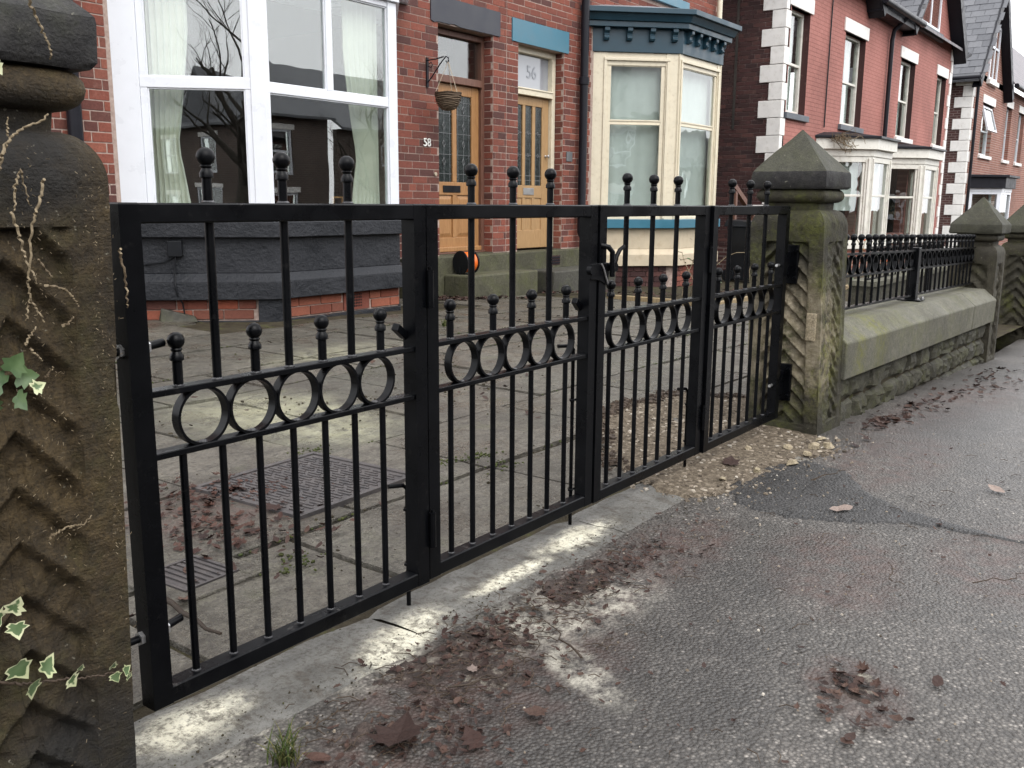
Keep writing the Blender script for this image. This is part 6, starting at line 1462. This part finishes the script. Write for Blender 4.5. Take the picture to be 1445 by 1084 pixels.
MB().loft([[(14.19, 5.70, .661), (14.81, 5.70, .661), (14.81, 6.34, .661), (14.19, 6.34, .661)], [(14.25, 5.76, .73), (14.75, 5.76, .73), (14.75, 6.32, .77), (14.25, 6.32, .77)]]).build('lid', M['black_plastic'], bn, None, .012)
MB().tube([(14.3, 6.36, .70), (14.7, 6.36, .70)], .018, 8).build('handle', M['black_plastic'], bn, 50)
for x_ in (14.26, 14.74): MB().lathe([(.02, -.025), (.10, -.025), (.10, .025), (.02, .025)], 18, Matrix.Translation((x_, 6.26, -.12)) @ Matrix.Rotation(math.pi / 2, 4, 'Y')).build('wheel', M['black_plastic'], bn, 40)
hr = thing('sloping_handrail', 'sloping pinkish timber handrail between the cream bay and dark gable', 'handrail', (16.0, 6.6, .2))
MB().loft([[(14.9, 6.50, 1.30), (14.9, 6.58, 1.30), (14.9, 6.58, 1.40), (14.9, 6.50, 1.40)], [(16.6, 6.50, .40), (16.6, 6.58, .40), (16.6, 6.58, .50), (16.6, 6.50, .50)]]).build('rail', M['brown_frame'], hr)
for x_, z_ in ((15.0, 1.26), (15.8, .83), (16.5, .46)): MB().box(x_, x_ + .07, 6.505, 6.575, -.4, z_).build('baluster_post', M['brown_frame'], hr)
# bare briar stems in the bed, front garden plants beyond the railings
def briar(x, y, n_, h, lab, seed, flowers=0):
    q = random.Random(seed); t = thing('garden_plant', lab, 'plant', (x, y, gy(x, y)), 'straggly winter garden plants'); mb = MB(); fl = MB(); lf = MB()
    for _ in range(n_):
        p = Vector((x + q.gauss(0, .06), y + q.gauss(0, .06), gy(x, y) - .03)); d = Vector((q.uniform(-.5, .5), q.uniform(-.5, .5), 1)).normalized(); pts = [p]
        for k in range(7): d = (d + Vector((q.uniform(-.25, .25), q.uniform(-.25, .25), -.06 * k))).normalized(); p = p + d * h / 7 * q.uniform(.7, 1.1); pts.append(p)
        mb.tube(pts, .005, 4)
        for p in pts[2:]:
            for _k in range(2 if flowers else 1): leaf(lf, p + Vector((q.gauss(0, .03), q.gauss(0, .03), 0)), q.uniform(.03, .07), q.uniform(0, 6), q, 'long', .4, .8)
        if flowers: leaf(fl, pts[-1], .06, 0, q, 'round', .5, .8); leaf(fl, pts[-2], .05, 1, q, 'round', .5, .8)
    mb.build('stems', M['twig'], t); lf.build('leaves', M['ivy_green'], t)
    if flowers: fl.build('flowers', M['flower'], t)
briar(10.9, 5.2, 5, 1.0, 'bare arching stems before the cream bay', 1); briar(12.2, 4.9, 4, .9, 'thin bare stems at the bed edge', 2)
briar(11.2, 3.3, 10, .9, 'orange-flowered plant beyond the mossy gatepost', 3, 1); briar(13.5, 3.4, 9, .8, 'leafy plant beyond the railing post', 4); briar(16, 3.6, 9, .9, 'leafy plant before the off-white bay', 5); briar(19, 4.2, 10, .9, 'leafy plant before the second off-white bay', 6)
sheet('garden_ground', 16.8, 62, 40, 1.40, 7.3, 10, lambda x, y: gy(x, y) - .02 if x < 22 else gy(22, y) - .02 - .02 * (x - 22), M['soil'])
slab = tag(MB().loft([[(4.36, 6.86, .02), (4.58, 6.66, .02), (4.66, 6.78, .02), (4.42, 6.98, .02)], [(4.38, 6.87, .13), (4.58, 6.70, .06), (4.64, 6.78, .06), (4.44, 6.96, .13)]]).build('loose_slate', M['step_dark'], None, None, .006), 'broken dark slate leaning against the black bay base', 'slate')

# grit and silt crumbs lying about the yard flags
q = random.Random(91); mb = MB()
for _ in range(1500):
    x = q.uniform(.9, 4.6) if _ % 3 else q.uniform(3, 9); y = q.uniform(1.65, 4.2) if _ % 3 else q.uniform(3, 6.3)
    if nz(x, y, 2, 1.6) < -.15: continue
    rock(mb, (x, y, gy(x, y) + .003), q.choice([.0015, .002, .003, .004, .006]) * (1 if y < 3 else 1.6), q)
tag(mb.build('yard_grit', M['soil'], None), 'dark grit and silt crumbs scattered on the yard flags', kind='stuff')
